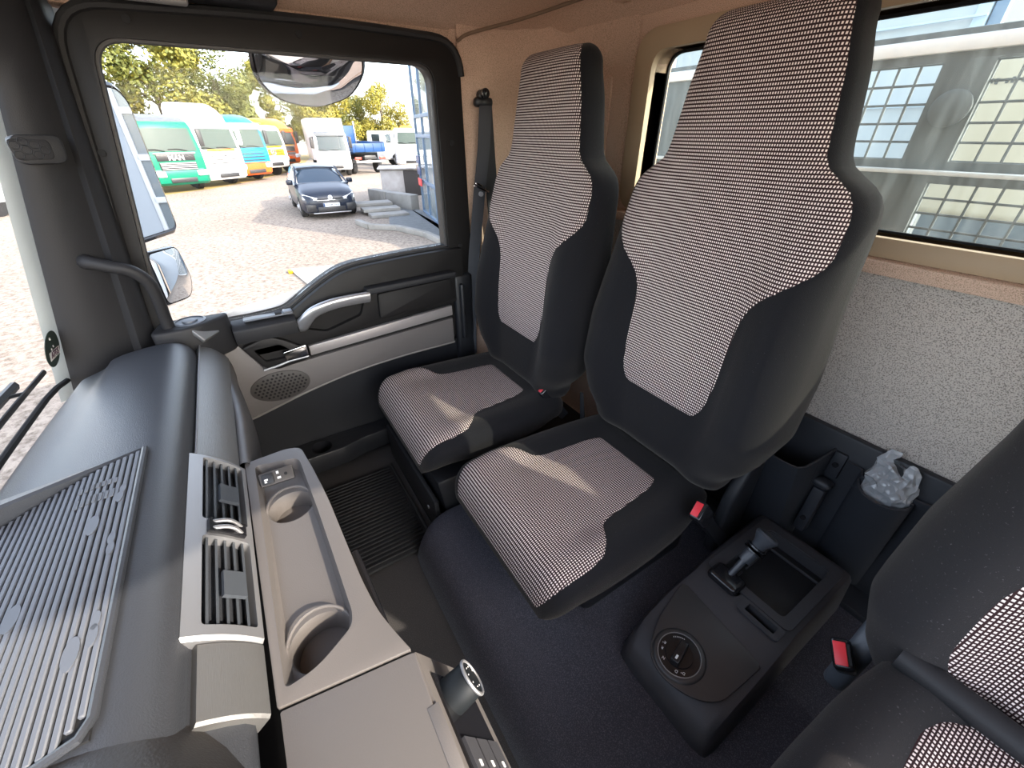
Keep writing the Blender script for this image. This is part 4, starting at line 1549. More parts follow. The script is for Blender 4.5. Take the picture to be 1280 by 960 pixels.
for k in range(7):
    a = radians(-28 + 6 * k - 30)
    q = DC + pn * 0.0052 + (pey * cos(a) - pex * sin(a)) * 0.0315
    mb.box(q, (0.0022, 0.0012, 0.0006), rot=Matrix.Rotation(a, 3, 'Z'))
mb.build('letter', 'marks', dp)
# hand brake lever
mb = MB()
mb.box((-0.148, -0.690, 0.410), (0.068, 0.050, 0.024), 0.011, 3)
hb = mb.build('brake_valve', 'gloss', con)
mb = MB()
pts = [Vector((-0.148, -0.698, 0.415)), Vector((-0.151, -0.716, 0.437)), Vector((-0.153, -0.730, 0.455))]
mb.tube(pts, [0.007, 0.007, 0.007], 12)
mb.lathe([(0.013, 0.0), (0.014, 0.022), (0.0115, 0.030)], (-0.153, -0.728, 0.452), (-0.12, -0.58, 0.80), 18)
mb.build('lever', mat('slate grip', (0.05, 0.055, 0.065), 0.35), con)
ax = Vector((-0.12, -0.58, 0.80)).normalized()
tp = Vector((-0.153, -0.728, 0.452)) + ax * 0.028
mb = MB()
mb.lathe([(0.0125, 0.0), (0.021, 0.001), (0.021, 0.004), (0.014, 0.005)], tp, ax, 20)
mb.lathe([(0.0125, 0.004), (0.021, 0.008), (0.021, 0.011), (0.014, 0.012)], tp + ax * 0.002, ax, 20)
mb.build('collar', 'gloss', con)
mb = MB()
mb.lathe([(0.013, 0.010), (0.015, 0.024), (0.022, 0.038), (0.024, 0.044), (0.021, 0.050), (0.010, 0.0525), (0.002, 0.053)], tp, ax, 22)
mb.build('knob', mat('slate grip', (0.05, 0.055, 0.065), 0.35), con)

# rear storage bins along the rear wall
bins = thing('rear_storage_bin', 'black moulded storage bin unit along the foot of the rear wall', 'storage bin', (-0.2, -0.98, TUN_Z))


def contour(pts, z0, z1, th=0.006):
    """standing wall along a plan polyline; z1 number or per point"""
    P = [Vector((a, b, 0)) for a, b in pts]
    mb_ = MB()
    secs__ = []
    for k, p in enumerate(P):
        t = (P[min(k + 1, len(P) - 1)] - P[max(k - 1, 0)]).normalized()
        n = Vector((-t.y, t.x, 0)) * th / 2
        zt = z1[k] if isinstance(z1, list) else z1
        secs__.append([Vector((p.x + n.x, max(p.y - 0.085, -1.012) + n.y, z0)), Vector((p.x + n.x, p.y + n.y, zt - 0.002)), Vector((p.x, p.y, zt)), Vector((p.x - n.x, p.y - n.y, zt - 0.002)), Vector((p.x - n.x, max(p.y - 0.085, -1.012) - n.y, z0))])
    return mb_.loft(secs__, True, True)


mb = MB()
mb.box((-0.16, REAR_Y + 0.033, 0.49), (1.25, 0.02, 0.375), 0.006)
mb.build('back_panel', 'binblack', bins)
mb = MB()
mb.box((-0.16, REAR_Y + 0.06, 0.31), (1.25, 0.10, 0.02), 0.004)
mb.build('floor_panel', 'binblack', bins)
lb = [(0.30, -0.905), (0.10, -0.895), (-0.05, -0.888), (-0.105, -0.888), (-0.124, -0.894), (-0.132, -0.908), (-0.138, -0.95), (-0.146, -1.02)]
contour(lb, TUN_Z, [0.62, 0.62, 0.62, 0.62, 0.62, 0.621, 0.627, 0.640]).build('left_bin', 'binblack', bins)
# bracket strip between the bins
mb = MB()
mb.box((-0.160, -1.005, 0.60), (0.026, 0.012, 0.07), 0.004)
mb.build('bracket', 'binblack', bins)
mb = MB()
mb.box((-0.160, -0.985, 0.47), (0.026, 0.030, 0.14), 0.006)
mb.build('bracket', 'binblack', bins)
mb = MB()
mb.box((-0.158, -0.982, 0.553), (0.040, 0.030, 0.022), 0.010, 3)
mb.build('clip', 'binblack', bins)
for z, y in ((0.603, -0.998), (0.445, -0.969)):
    mb = MB()
    mb.cyl((-0.160, y - 0.004, z), (-0.160, y + 0.004, z), 0.006, n=12)
    mb.build('screw', 'gloss', bins)
rbin = [(-0.176, -1.005), (-0.205, -1.000), (-0.212, -0.985)] + [(-0.257 - 0.047 * cos(a), -0.985 + 0.040 * sin(a) * 1.0) for a in [k * pi / 12 for k in range(0, 13)]] + [(-0.310, -0.992), (-0.335, -0.995), (-0.345, -0.960), (-0.42, -0.950), (-0.60, -0.95)]
zt_ = [0.625, 0.625, 0.62] + [0.615 - 0.012 * sin(k * pi / 12) for k in range(13)] + [0.625, 0.628, 0.62, 0.615, 0.615]
contour(rbin, TUN_Z, zt_).build('right_bin', 'binblack', bins)

# clear plastic bag
pb_ = bpy.data.materials.new('clear crumpled plastic')
pb_.use_nodes = True
nt = pb_.node_tree
b = nt.nodes['Principled BSDF']
b.inputs['Base Color'].default_value = (0.6, 0.62, 0.65, 1)
b.inputs['Roughness'].default_value = 0.12
b.inputs['Alpha'].default_value = 0.55
b.inputs['Specular IOR Level'].default_value = 0.9
no = nt.nodes.new('ShaderNodeTexVoronoi')
no.inputs['Scale'].default_value = 70
bp = nt.nodes.new('ShaderNodeBump')
bp.inputs['Strength'].default_value = 1.0
bp.inputs['Distance'].default_value = 0.006
tc = nt.nodes.new('ShaderNodeTexCoord')
nt.links.new(tc.outputs['Object'], no.inputs['Vector'])
nt.links.new(no.outputs['Distance'], bp.inputs['Height'])
nt.links.new(bp.outputs[0], b.inputs['Normal'])
mb = MB()


def bag(i, j):
    a = 2 * pi * i / 36
    t = j / 16
    r = (0.75 + 0.25 * sin(pi * min(t * 1.15, 1))) * (1 if t < 0.86 else 1 - 0.62 * ((t - 0.86) / 0.14) ** 2)
    top = 0.672 + 0.010 * cos(a + 0.4) + 0.026 * max(0, cos(2 * a + 0.3)) ** 2
    p = Vector((-0.256 + 0.046 * r * cos(a), -0.990 + 0.028 * r * sin(a), 0.50 + (top - 0.50) * min(1, t * 1.05)))
    d = noise.noise_vector(p * 42) * 0.011 * min(1, t * 3) + noise.noise_vector(p * 105) * 0.005
    return p + Vector((d.x, d.y * 0.8, d.z))


mb.surf(bag, 36, 16)
tag(mb.build('plastic_bag', pb_, smooth=12), 'crumpled clear plastic bag stuffed in the round rear bin', 'bag')

# ribbed rubber floor mat in the passenger footwell
fm = thing('floor_mat', 'black ribbed rubber floor mat in the passenger footwell', 'mat', (0.66, -0.1, FLOOR_Z))
mb = MB()
mb.box((0.655, -0.085, FLOOR_Z + 0.006), (0.40, 0.30, 0.012), 0.004)
mb.build('mat_base', 'rubber_dark', fm)
for k in range(26):
    mb = MB()
    mb.box((0.47 + 0.0148 * k, -0.085, FLOOR_Z + 0.013), (0.006, 0.27, 0.007), 0.002, 1)
    mb.build('rib', 'rubber_dark', fm)
mb = MB()
for y in (-0.232, 0.062):
    mb = MB()
    mb.box((0.655, y, FLOOR_Z + 0.014), (0.40, 0.008, 0.01), 0.002)
    mb.build('mat_border', 'rubber_dark', fm)

# =================================================================== OUTSIDE
GZ = -1.1
gravel_m, nt, b = nmat('gravel')
N, L = nt.nodes, nt.links
tc = N.new('ShaderNodeTexCoord')
n1 = N.new('ShaderNodeTexNoise')
n1.inputs['Scale'].default_value = 12.0
n1.inputs['Detail'].default_value = 8
n1.inputs['Roughness'].default_value = 0.75
n2 = N.new('ShaderNodeTexNoise')
n2.inputs['Scale'].default_value = 0.35
n2.inputs['Detail'].default_value = 4
L.new(tc.outputs['Object'], n1.inputs['Vector'])
L.new(tc.outputs['Object'], n2.inputs['Vector'])
cr = N.new('ShaderNodeValToRGB')
cr.color_ramp.elements[0].position = 0.36
cr.color_ramp.elements[0].color = (0.14, 0.108, 0.083, 1)
cr.color_ramp.elements[1].position = 0.56
cr.color_ramp.elements[1].color = (0.34, 0.285, 0.235, 1)
L.new(n1.outputs['Fac'], cr.inputs['Fac'])
mx = N.new('ShaderNodeMix')
mx.data_type = 'RGBA'
mx.blend_type = 'MULTIPLY'
mr = N.new('ShaderNodeMapRange')
mr.inputs['From Min'].default_value = 0.35
mr.inputs['From Max'].default_value = 0.7
mr.inputs['To Max'].default_value = 0.5
L.new(n2.outputs['Fac'], mr.inputs['Value'])
L.new(mr.outputs[0], mx.inputs['Factor'])
L.new(cr.outputs[0], mx.inputs['A'])
mx.inputs['B'].default_value = (0.72, 0.68, 0.64, 1)
L.new(mx.outputs['Result'], b.inputs['Base Color'])
b.inputs['Roughness'].default_value = 0.95
bp = N.new('ShaderNodeBump')
bp.inputs['Strength'].default_value = 0.6
bp.inputs['Distance'].default_value = 0.02
L.new(n1.outputs['Fac'], bp.inputs['Height'])
L.new(bp.outputs[0], b.inputs['Normal'])
mb = MB()
mb.surf(lambda i, j: Vector((-60 + 200 * i / 20, -90 + 190 * j / 20, GZ)), 20, 20)
tag(mb.build('ground', gravel_m, smooth=0), kind='structure')
# dry grass strip under the parked trucks
mb = MB()
strip = [(23.0, 6.0), (23.6, 3.1), (26.0, 0.55), (29.0, -1.4), (33.0, -3.3), (38.0, -5.2), (60, -10), (60, 30), (23, 30)]
mb.prism(strip, (0, 0, GZ), (1, 0, 0), (0, 1, 0), 0.012)
tag(mb.build('grass_verge', mat('dry yellow grass', (0.30, 0.21, 0.06), 0.95, mottle=((0.20, 0.15, 0.05), 3, 0.8))), kind='structure')

TR = {}


def cm(name, col, rough=0.35, **k):
    return mat('paint ' + name, col, rough, spec=0.3, coat=0.08, **k)


M['tglass'] = mat('dark vehicle glass', (0.045, 0.06, 0.065), 0.15, spec=0.3)
M['lightglass'] = mat('pale vehicle glass', (0.065, 0.085, 0.076), 0.35, spec=0.12)
M['lamp'] = mat('lamp glass', (0.72, 0.74, 0.76), 0.12)
M['tyre'] = mat('tyre rubber', (0.02, 0.02, 0.021), 0.8)
M['grille'] = mat('grille black', (0.025, 0.025, 0.027), 0.4)
M['rim'] = mat('steel rim', (0.4, 0.4, 0.41), 0.4, metal=0.5)
M['orangelamp'] = mat('orange lamp', (0.9, 0.35, 0.03), 0.3)


def wheel(parent, x, y, r=0.5, w=0.3, name='wheel'):
    s = 1 if x > 0 else -1
    mb = MB()
    mb.lathe([(r * 0.55, 0), (r * 0.92, 0.0), (r, 0.04), (r, w - 0.04), (r * 0.92, w), (r * 0.55, w)], (x - s * w, y, r), (s, 0, 0), 26)
    wh = mb.build(name, 'tyre', parent)
    mb = MB()
    mb.lathe([(r * 0.56, 0), (r * 0.50, 0.03), (r * 0.25, 0.05), (r * 0.2, 0.10), (0.02, 0.10)], (x - s * 0.03, y, r), (s, 0, 0), 20)
    mb.build('rim', 'rim', wh)
    return wh


def truck(name, label, xy, heading, paint, cab_h=2.9, bumper_z=0.35, roof=None, lower=None, glass_m='lightglass', logo=None, style='grille', visor=None, body=None, band=None, w=2.5, group=None, beacon=False, mid=None):
    w = 2.4
    """front of the truck at local y=0 facing +y; x is the truck's left/right"""
    root = thing(name, label, 'truck', (0, 0, 0), group)
    hw = w / 2
    P = M[paint] if isinstance(paint, str) and paint in M else paint
    lowm = lower or P
    zt = cab_h
    zw0, zw1 = 1.72, 1.72 + (zt - 1.72) * 0.80
    # cab shell: sections up the height
    secs = []
    for z, yf, ww in [(bumper_z + 0.62, 0.0, hw), (1.35, 0.0, hw), (zw0 - 0.05, -0.02, hw), (zw0 + 0.3, -0.07, hw - 0.02), (zw1, -0.19, hw - 0.07), (zt - 0.06, -0.30, hw - 0.12), (zt, -0.50, hw - 0.22)]:
        r = 0.16
        secs.append([Vector((-ww, -1.9, z)), Vector((-ww, yf - r, z)), Vector((-ww + r * 0.35, yf - r * 0.3, z)), Vector((-ww + r * 1.1, yf, z)), Vector((0, yf + 0.035, z)), Vector((ww - r * 1.1, yf, z)), Vector((ww - r * 0.35, yf - r * 0.3, z)), Vector((ww, yf - r, z)), Vector((ww, -1.9, z))])
    mb = MB()
    mb.loft(secs, True, True)
    mb.build('cab', P, root, smooth=35)
    # windscreen
    def fy(z):
        return lerp_tab([(0.9, 0.0), (1.35, 0.0), (zw0 - 0.05, -0.02), (zw0 + 0.3, -0.07), (zw1, -0.19), (zt - 0.06, -0.30)], z)[0]
    mb = MB()
    mb.loft([[Vector((x * s_, fy(z) + 0.035 * (1 - abs(s_)) - (0.05 if abs(s_) == 1 else 0) + o, z)) for s_ in (-1, -0.85, -0.4, 0, 0.4, 0.85, 1)] + [Vector((x * s_, fy(z) - 0.12, z)) for s_ in (1, 0, -1)] for z, x, o in ((zw0 + 0.02, hw - 0.10, 0.012), (zw0 + 0.35, hw - 0.11, 0.012), (zw1 - 0.05, hw - 0.16, 0.014))], True, True)
    wsn = mb.build('windscreen', glass_m, root)
    for sx in (-0.55, 0.35):
        mb = MB()
        mb.tube([(sx, 0.04, zw0 + 0.03), (sx + 0.35, 0.03, zw0 + 0.11), (sx + 0.75, 0.02, zw0 + 0.10)], 0.018, 5)
        mb.build('wiper', 'blackflat', wsn)
    # side windows
    for s in (-1, 1):
        mb = MB()
        mb.box((s * (hw - 0.03), -0.95, (zw0 + zw1) / 2), (0.06, 0.85, (zw1 - zw0) * 0.8), 0.02)
        mb.build('side_window', 'tglass', root)
        mb = MB()
        mb.box((s * (hw + 0.14), -0.15, (zw0 + zw1) / 2 + 0.05), (0.22, 0.12, 0.72), 0.05, 3)
        mb.box((s * (hw + 0.02), -0.2, zw1 - 0.1), (0.2, 0.05, 0.05), 0.01)
        mb.build('mirror', 'grille' if style != 'white' else P, root)
    # visor / roof
    if visor is not None:
        mb = MB()
        mb.prism([(-0.0, 0.0), (0.10, -0.03), (0.06, 0.20), (-0.12, 0.26)], (-(hw - 0.14), fy(zw1) + 0.03, zw1 - 0.03), (0, 1, 0), (0, 0, 1), 2 * hw - 0.28, 0.02)
        mb.build('sun_visor', visor, root)
    if roof is not None:
        rm_, rh = roof
        secs = []
        for t, yf, ww in [(0, -0.30, hw - 0.10), (0.35, -0.40, hw - 0.11), (0.7, -0.68, hw - 0.16), (0.92, -1.0, hw - 0.24), (1.0, -1.25, hw - 0.34)]:
            z = zt - 0.12 + (rh + 0.12) * t
            secs.append([Vector((-ww, -1.88, z)), Vector((-ww, yf - 0.2, z)), Vector((-ww * 0.8, yf, z)), Vector((0, yf + 0.05, z)), Vector((ww * 0.8, yf, z)), Vector((ww, yf - 0.2, z)), Vector((ww, -1.88, z))])
        mb = MB()
        mb.loft(secs, True, True)
        mb.build('roof_deflector', rm_, root, smooth=45)
    # grille
    if style == 'bars':
        mb = MB()
        mb.box((0, 0.02, 1.50), (1.55, 0.06, 0.30), 0.03)
        g = mb.build('grille_panel', 'grille', root)
        mb = MB()
        mb.box((0, 0.05, 1.66), (1.70, 0.04, 0.07), 0.02)
        mb.build('chrome_bar', 'silver', g)
        mb = MB()
        mb.box((0, 0.04, 1.13), (1.50, 0.08, 0.34), 0.03)
        g2 = mb.build('lower_grille', 'grille', root)
        for k in range(4):
            mb = MB()
            mb.box((0, 0.085, 1.01 + 0.082 * k), (1.44, 0.03, 0.035), 0.008)
            mb.build('slat', 'rim', g2)
    else:
        mb = MB()
        mb.box((0, 0.01, 1.22), (1.75, 0.06, 0.72), 0.05)
        g = mb.build('grille_panel', mid or P, root)
        for k in range(4):
            mb = MB()
            mb.box((0, 0.045, 0.96 + 0.16 * k), (1.5 - 0.03 * abs(k - 2), 0.03, 0.045), 0.01)
            mb.build('slat', 'grille', g)
    if logo == 'letters':
        text('MAN', 0.30, (0, 0.054, 1.47), (-1, 0, 0), (0, 0, 1), 'silver', root, 'badge', 0.006, bold=0.008)
    elif logo == 'star':
        mb = MB()
        mb.tube([(0.17 * cos(k * pi / 12), 0.07, 1.42 + 0.17 * sin(k * pi / 12)) for k in range(25)], 0.022, 6)
        for k in range(3):
            a = pi / 2 + k * 2 * pi / 3
            mb.tube([(0, 0.075, 1.42), (0.16 * cos(a), 0.07, 1.42 + 0.16 * sin(a))], [0.03, 0.008], 6)
        tag(mb.build('badge', 'rim', root), kind=None)
    if band is not None:
        mb = MB()
        mb.box((0, 0.02, 1.70), (1.5, 0.05, 0.10), 0.02)
        mb.build('front_band', band, root)
    # bumper with lamps
    secs = []
    for z, o, ww in [(bumper_z, -0.05, hw - 0.05), (bumper_z + 0.10, 0.06, hw), (bumper_z + 0.45, 0.09, hw + 0.01), (bumper_z + 0.66, 0.03, hw)]:
        secs.append([Vector((-ww, -1.0, z)), Vector((-ww, o - 0.22, z)), Vector((-ww * 0.82, o, z)), Vector((0, o + 0.02, z)), Vector((ww * 0.82, o, z)), Vector((ww, o - 0.22, z)), Vector((ww, -1.0, z))])
    mb = MB()
    mb.loft(secs, True, True)
    bpm = mb.build('bumper', lowm, root, smooth=40)
    mb = MB()
    mb.box((0, 0.085, bumper_z + 0.20), (1.1, 0.06, 0.20), 0.03)
    mb.build('air_intake', 'grille', bpm)
    for s in (-1, 1):
        mb = MB()
        mb.box((s * (hw - 0.30), 0.03, bumper_z + 0.47), (0.52, 0.16, 0.24), 0.05, 3, rot=(0, 0, -s * 0.32))
        mb.build('headlight', 'lamp', bpm)
    for s in (-1, 1):
        wheel(root, s * (hw - 0.03), -1.35)
    # chassis and body
    mb = MB()
    mb.box((0, -3.2, 0.85), (0.9, 4.6, 0.28), 0.03)
    mb.build('chassis', 'grille', root)
    for s in (-1, 1):
        wheel(root, s * (hw - 0.03), -5.0)
    if body == 'box':
        mb = MB()
        mb.box((0, -5.2, 2.45), (2.55, 6.0, 2.75), 0.05)
        mb.build('box_body', 'white', root)
    if beacon:
        mb = MB()
        mb.box((0.2, -0.75, zt + 0.08), (0.9, 0.25, 0.16), 0.05)
        mb.build('beacon_bar', 'orangelamp', root)
    root.location = (xy[0], xy[1], GZ)
    root.scale = (0.94, 0.94, 0.94)
    h = Vector(heading).normalized()
    root.rotation_euler = (0, 0, math.atan2(-h.x, h.y))
    return root


G1 = (-0.82, -0.57)
M['green'] = cm('green', (0.0, 0.15, 0.085))
M['greydark'] = cm('dark grey', (0.10, 0.11, 0.12))
M['lblue'] = cm('light blue', (0.01, 0.16, 0.29))
M['dblue'] = cm('dark blue', (0.015, 0.055, 0.16))
M['yellow'] = cm('yellow', (0.75, 0.40, 0.01))
M['orange'] = cm('orange', (0.62, 0.10, 0.012))
M['amber'] = cm('amber', (0.75, 0.28, 0.02))
row = 'parked trucks in the far row'
truck('tractor_truck', 'green truck with dark grey roof and lettered black grille, nearest in the parked row', (24.8, 1.45), (-0.93, -0.37), 'green', cab_h=2.95, roof=('greydark', 0.25), logo='letters', style='bars')
truck('tractor_truck', 'white high-roof truck with orange band, parked between green and blue trucks', (26.7, -0.35), G1, 'white', cab_h=2.95, roof=('white', 0.80), logo='star', style='white', band='orangelamp')
truck('tractor_truck', 'light blue truck with blue roof and orange lower bumper in the parked row', (28.6, -1.75), G1, 'lblue', cab_h=2.95, roof=('lblue', 0.38), lower=M['orange'], visor=M['white'], style='grille', mid=M['lblue'])
truck('tipper_truck', 'white truck with yellow front band and orange roof beacon in the parked row', (31.0, -3.0), G1, 'white', cab_h=2.85, bumper_z=0.55, band=M['yellow'], style='grille', logo='star', beacon=True, mid=M['yellow'])
truck('tipper_truck', 'orange truck with yellow roof deflector at end of parked row', (33.6, -4.05), G1, 'orange', cab_h=2.75, bumper_z=0.6, roof=('amber', 0.55), band=M['yellow'], style='bars', logo='letters', glass_m='tglass', visor=M['orange'])
wb = truck('box_truck', 'white box truck with dark windscreen parked behind the dark blue car', (28.8, -6.0), (-0.985, 0.10), 'white', cab_h=3.0, bumper_z=0.5, style='grille', logo='star', glass_m='tglass', body='box', visor=M['greydark'])
mb = MB()
mb.box((0, -2.25, 3.0), (2.56, 0.10, 1.6), 0.03)
mb.build('box_front', 'white', wb)
wb.scale = (0.80, 0.80, 0.80)
truck('delivery_truck', 'small white truck with orange roof lamp beside the glass building corner', (31.2, -11.8), (-0.85, 0.25), 'white', cab_h=2.75, bumper_z=0.4, style='white', logo='letters', glass_m='lightglass', beacon=True)

# curtain-side truck, seen behind the tipper
ct = truck('curtain_truck', 'white truck with blue-topped tarpaulin body behind the blue tipper', (36.5, -12.4), (-0.80, -0.45), 'white', cab_h=2.6, bumper_z=0.5, style='white', glass_m='tglass')
for z0, z1, m_ in ((1.2, 3.35, 'white'), (3.35, 3.75, 'lblue')):
    mb = MB()
    mb.box((0, -5.4, (z0 + z1) / 2), (2.6, 6.4, z1 - z0), 0.05)
    mb.build('tarpaulin', m_, ct)

# blue flatbed tipper seen from behind
tp_ = thing('flatbed_tipper', 'blue flatbed tipper seen from behind with red tail lamps', 'truck', (0, 0, 0))
mb = MB()
mb.box((0, 1.9, 1.35), (2.2, 3.8, 0.12), 0.02)
mb.build('bed_floor', 'dblue', tp_)
mb = MB()
mb.box((0, 0.0, 1.50), (2.25, 0.07, 0.48), 0.02)
tg = mb.build('tailgate', 'dblue', tp_)
for k in range(4):
    mb = MB()
    mb.box((-0.9 + 0.6 * k, -0.045, 1.50), (0.05, 0.03, 0.44), 0.008)
    mb.build('tailgate_rib', 'dblue', tg)
for s in (-1, 1):
    mb = MB()
    mb.box((s * 1.1, 1.9, 1.60), (0.06, 3.8, 0.45), 0.02)
    mb.build('side_board', 'dblue', tp_)
    mb = MB()
    mb.box((s * 0.85, -0.02, 0.92), (0.42, 0.08, 0.14), 0.02)
    mb.build('tail_lamp', mat('tail lamp', (0.7, 0.05, 0.03), 0.3), tp_)
mb = MB()
mb.box((0, 3.85, 2.05), (2.1, 0.08, 1.35), 0.02)
mb.build('headboard', 'dblue', tp_)
for s in (-1, 1):
    mb = MB()
    mb.box((s * 1.06, 3.80, 2.15), (0.07, 0.10, 1.65), 0.01)
    mb.build('headboard_post', 'rim', tp_)
mb = MB()
mb.box((0, 4.9, 1.75), (2.0, 1.6, 1.6), 0.12, 3)
mb.build('cab', 'dblue', tp_)
mb = MB()
mb.box((0, 4.08, 2.15), (1.6, 0.06, 0.55), 0.03)
mb.build('rear_window', 'tglass', tp_)
mb = MB()
mb.box((0, 2.3, 0.95), (0.8, 4.6, 0.25), 0.03)
mb.build('chassis', 'grille', tp_)
mb = MB()
mb.box((0, 0.0, 0.72), (2.0, 0.10, 0.12), 0.02)
mb.build('underrun_bar', 'rim', tp_)
for s in (-1, 1):
    for y in (0.9, 4.6):
        wheel(tp_, s * 1.02, y, 0.42, 0.28)
tp_.location = (29.9, -8.45, GZ)
tp_.rotation_euler = (0, 0, math.atan2(-0.95, 0.1) + 0.10)

# =================================================================== dark blue hatchback
car = thing('hatchback_car', 'dark blue hatchback car parked on the gravel in the shadow', 'car', (0, 0, 0))
M['carblue'] = mat('dark blue car paint', (0.006, 0.012, 0.028), 0.3, spec=0.4, coat=0.25)
M['carglass'] = mat('car glass', (0.025, 0.045, 0.07), 0.08, spec=0.35)
secs = []
#  y (front 0 to rear -4.25): half width, bottom, belt height, crown
for y, hw, zb, zs, zc in [(0.0, 0.62, 0.30, 0.56, 0.62), (-0.05, 0.72, 0.22, 0.62, 0.70), (-0.22, 0.82, 0.18, 0.70, 0.79), (-0.55, 0.88, 0.17, 0.76, 0.88), (-1.0, 0.895, 0.17, 0.83, 0.96), (-1.25, 0.90, 0.17, 0.90, 1.00),
                          (-2.0, 0.90, 0.17, 0.94, 0.98), (-3.0, 0.90, 0.17, 0.97, 1.0), (-3.7, 0.885, 0.18, 0.98, 1.02), (-4.1, 0.83, 0.24, 0.95, 1.0), (-4.25, 0.72, 0.32, 0.85, 0.9)]:
    secs.append([Vector((x, y, z)) for x, z in [(-hw * 0.9, zb), (-hw, zb + 0.12), (-hw, (zb + zs) / 2 + 0.04), (-hw * 0.985, zs), (-hw * 0.86, zc - 0.02), (-hw * 0.5, zc + 0.015), (0, zc + 0.025), (hw * 0.5, zc + 0.015), (hw * 0.86, zc - 0.02), (hw * 0.985, zs), (hw, (zb + zs) / 2 + 0.04), (hw, zb + 0.12), (hw * 0.9, zb)]])
mb = MB()
mb.loft(secs, True, True)
mb.build('body', 'carblue', car, smooth=45)
secs = []
for z, y0, y1, hw in [(0.94, -1.02, -4.05, 0.80), (1.10, -1.38, -3.98, 0.76), (1.30, -1.85, -3.80, 0.68), (1.40, -2.10, -3.62, 0.62)]:
    secs.append([Vector((-hw, y1, z)), Vector((-hw, (y0 + y1) / 2, z)), Vector((-hw * 0.95, y0 - 0.18, z)), Vector((-hw * 0.6, y0, z)), Vector((0, y0 + 0.05, z)), Vector((hw * 0.6, y0, z)), Vector((hw * 0.95, y0 - 0.18, z)), Vector((hw, (y0 + y1) / 2, z)), Vector((hw, y1, z))])
mb = MB()
mb.loft(secs, True, True)
gl_ = mb.build('windows', 'carglass', car, smooth=45)
secs = []
for y, z, hw in [(-1.98, 1.385, 0.60), (-2.2, 1.43, 0.62), (-2.8, 1.455, 0.62), (-3.5, 1.43, 0.60), (-3.85, 1.36, 0.57)]:
    secs.append([Vector((-hw - 0.05, y, z - 0.05)), Vector((-hw, y, z)), Vector((0, y, z + 0.025)), Vector((hw, y, z)), Vector((hw + 0.05, y, z - 0.05)), Vector((0, y, z - 0.06))])
mb = MB()
mb.loft(secs, True, True)
mb.build('roof', 'carblue', car, smooth=45)
for s in (-1, 1):
    mb = MB()
    mb.tube([(s * 0.84, -1.05, 0.94), (s * 0.755, -1.60, 1.16), (s * 0.665, -2.05, 1.40)], 0.035, 6)
    mb.build('windscreen_pillar', 'carblue', car)
    mb = MB()
    mb.box((s * 0.99, -1.42, 1.0), (0.20, 0.12, 0.15), 0.04, 3)
    mb.build('door_mirror', 'carblue', car)
    mb = MB()
    secs = [[Vector((s * x, y, z)) for x, y, z in q] for q in (
        [(0.40, 0.035, 0.585), (0.40, 0.03, 0.645), (0.40, -0.05, 0.645), (0.40, -0.05, 0.585)],
        [(0.62, -0.02, 0.575), (0.62, -0.06, 0.70), (0.62, -0.16, 0.70), (0.62, -0.12, 0.575)],
        [(0.82, -0.17, 0.60), (0.80, -0.26, 0.755), (0.80, -0.36, 0.755), (0.82, -0.30, 0.60)])]
    mb.loft(secs, True, True)
    mb.build('headlight', 'lamp', car)
    mb = MB()
    mb.box((s * 0.62, -0.045, 0.36), (0.30, 0.10, 0.22), 0.03)
    mb.build('side_intake', 'grille', car)
mb = MB()
mb.box((0, 0.025, 0.60), (0.84, 0.04, 0.055), 0.012)
mb.build('upper_grille', 'grille', car)
mb = MB()
mb.box((0, 0.045, 0.575), (0.86, 0.03, 0.014), 0.004)
mb.build('chrome_bar', 'chrome', car)
mb = MB()
mb.box((0, 0.005, 0.30), (0.86, 0.06, 0.15), 0.02)
mb.build('lower_grille', 'grille', car)
mb = MB()
mb.box((0, 0.02, 0.20), (1.20, 0.06, 0.03), 0.01)
mb.build('spoiler_lip', 'rim', car)
mb = MB()
mb.lathe([(0.072, 0), (0.072, 0.014), (0.058, 0.018), (0.002, 0.016)], (0, 0.045, 0.645), (0, 1, 0.15), 24)
bdg = mb.build('badge', 'lamp', car)
text('V', 0.07, (0, 0.067, 0.665), (-1, 0, 0), (0, 0, 1), 'carblue', bdg, 'letter', 0.001, bold=0.002)
text('W', 0.06, (0, 0.067, 0.625), (-1, 0, 0), (0, 0, 1), 'carblue', bdg, 'letter', 0.001, bold=0.002)
mb = MB()
mb.box((0, 0.055, 0.435), (0.52, 0.015, 0.115), 0.006)
npl = mb.build('number_plate', 'lamp', car)
mb = MB()
mb.box((0.235, 0.064, 0.435), (0.045, 0.004, 0.105), 0.001)
mb.build('plate_strip', 'dblue', npl)
text('HU·UK 7617', 0.085, (-0.02, 0.0635, 0.435), (-1, 0, 0), (0, 0, 1), 'grille', npl, 'lettering', 0.001)
for s in (-1, 1):
    for y in (-0.86, -3.48):
        wheel(car, s * 0.90, y, 0.32, 0.21)
car.scale = (0.94, 0.96, 0.97)
car.location = (14.35, -2.66, GZ)
car.rotation_euler = (0, 0, math.atan2(0.99, 0.0) + radians(-2))

# =================================================================== glazed building
bld = thing('glazed_building', 'flat-roofed building with blue framed glazing and white end wall', 'building', (0, 0, GZ))
bx = [(14.0, -5.55), (7.98, -4.25), (5.4, -6.84), (-0.6, -7.06)]
HB = 4.6
M['bframe'] = mat('blue grey window frame', (0.14, 0.21, 0.31), 0.45)
M['bglass'] = mat('building glass', (0.22, 0.25, 0.26), 0.05, spec=1.0)
M['bwall'] = mat('white wall sheet', (0.42, 0.45, 0.48), 0.5)
mb = MB()
core = [(13.85, -5.75), (8.02, -4.5), (5.45, -7.05), (1.6, -7.2), (1.6, -12), (13.85, -12)]
mb.prism(core, (0, 0, GZ), (1, 0, 0), (0, 1, 0), HB - 0.05)
mb.build('core', mat('dim interior', (0.10, 0.11, 0.12), 0.8), bld)


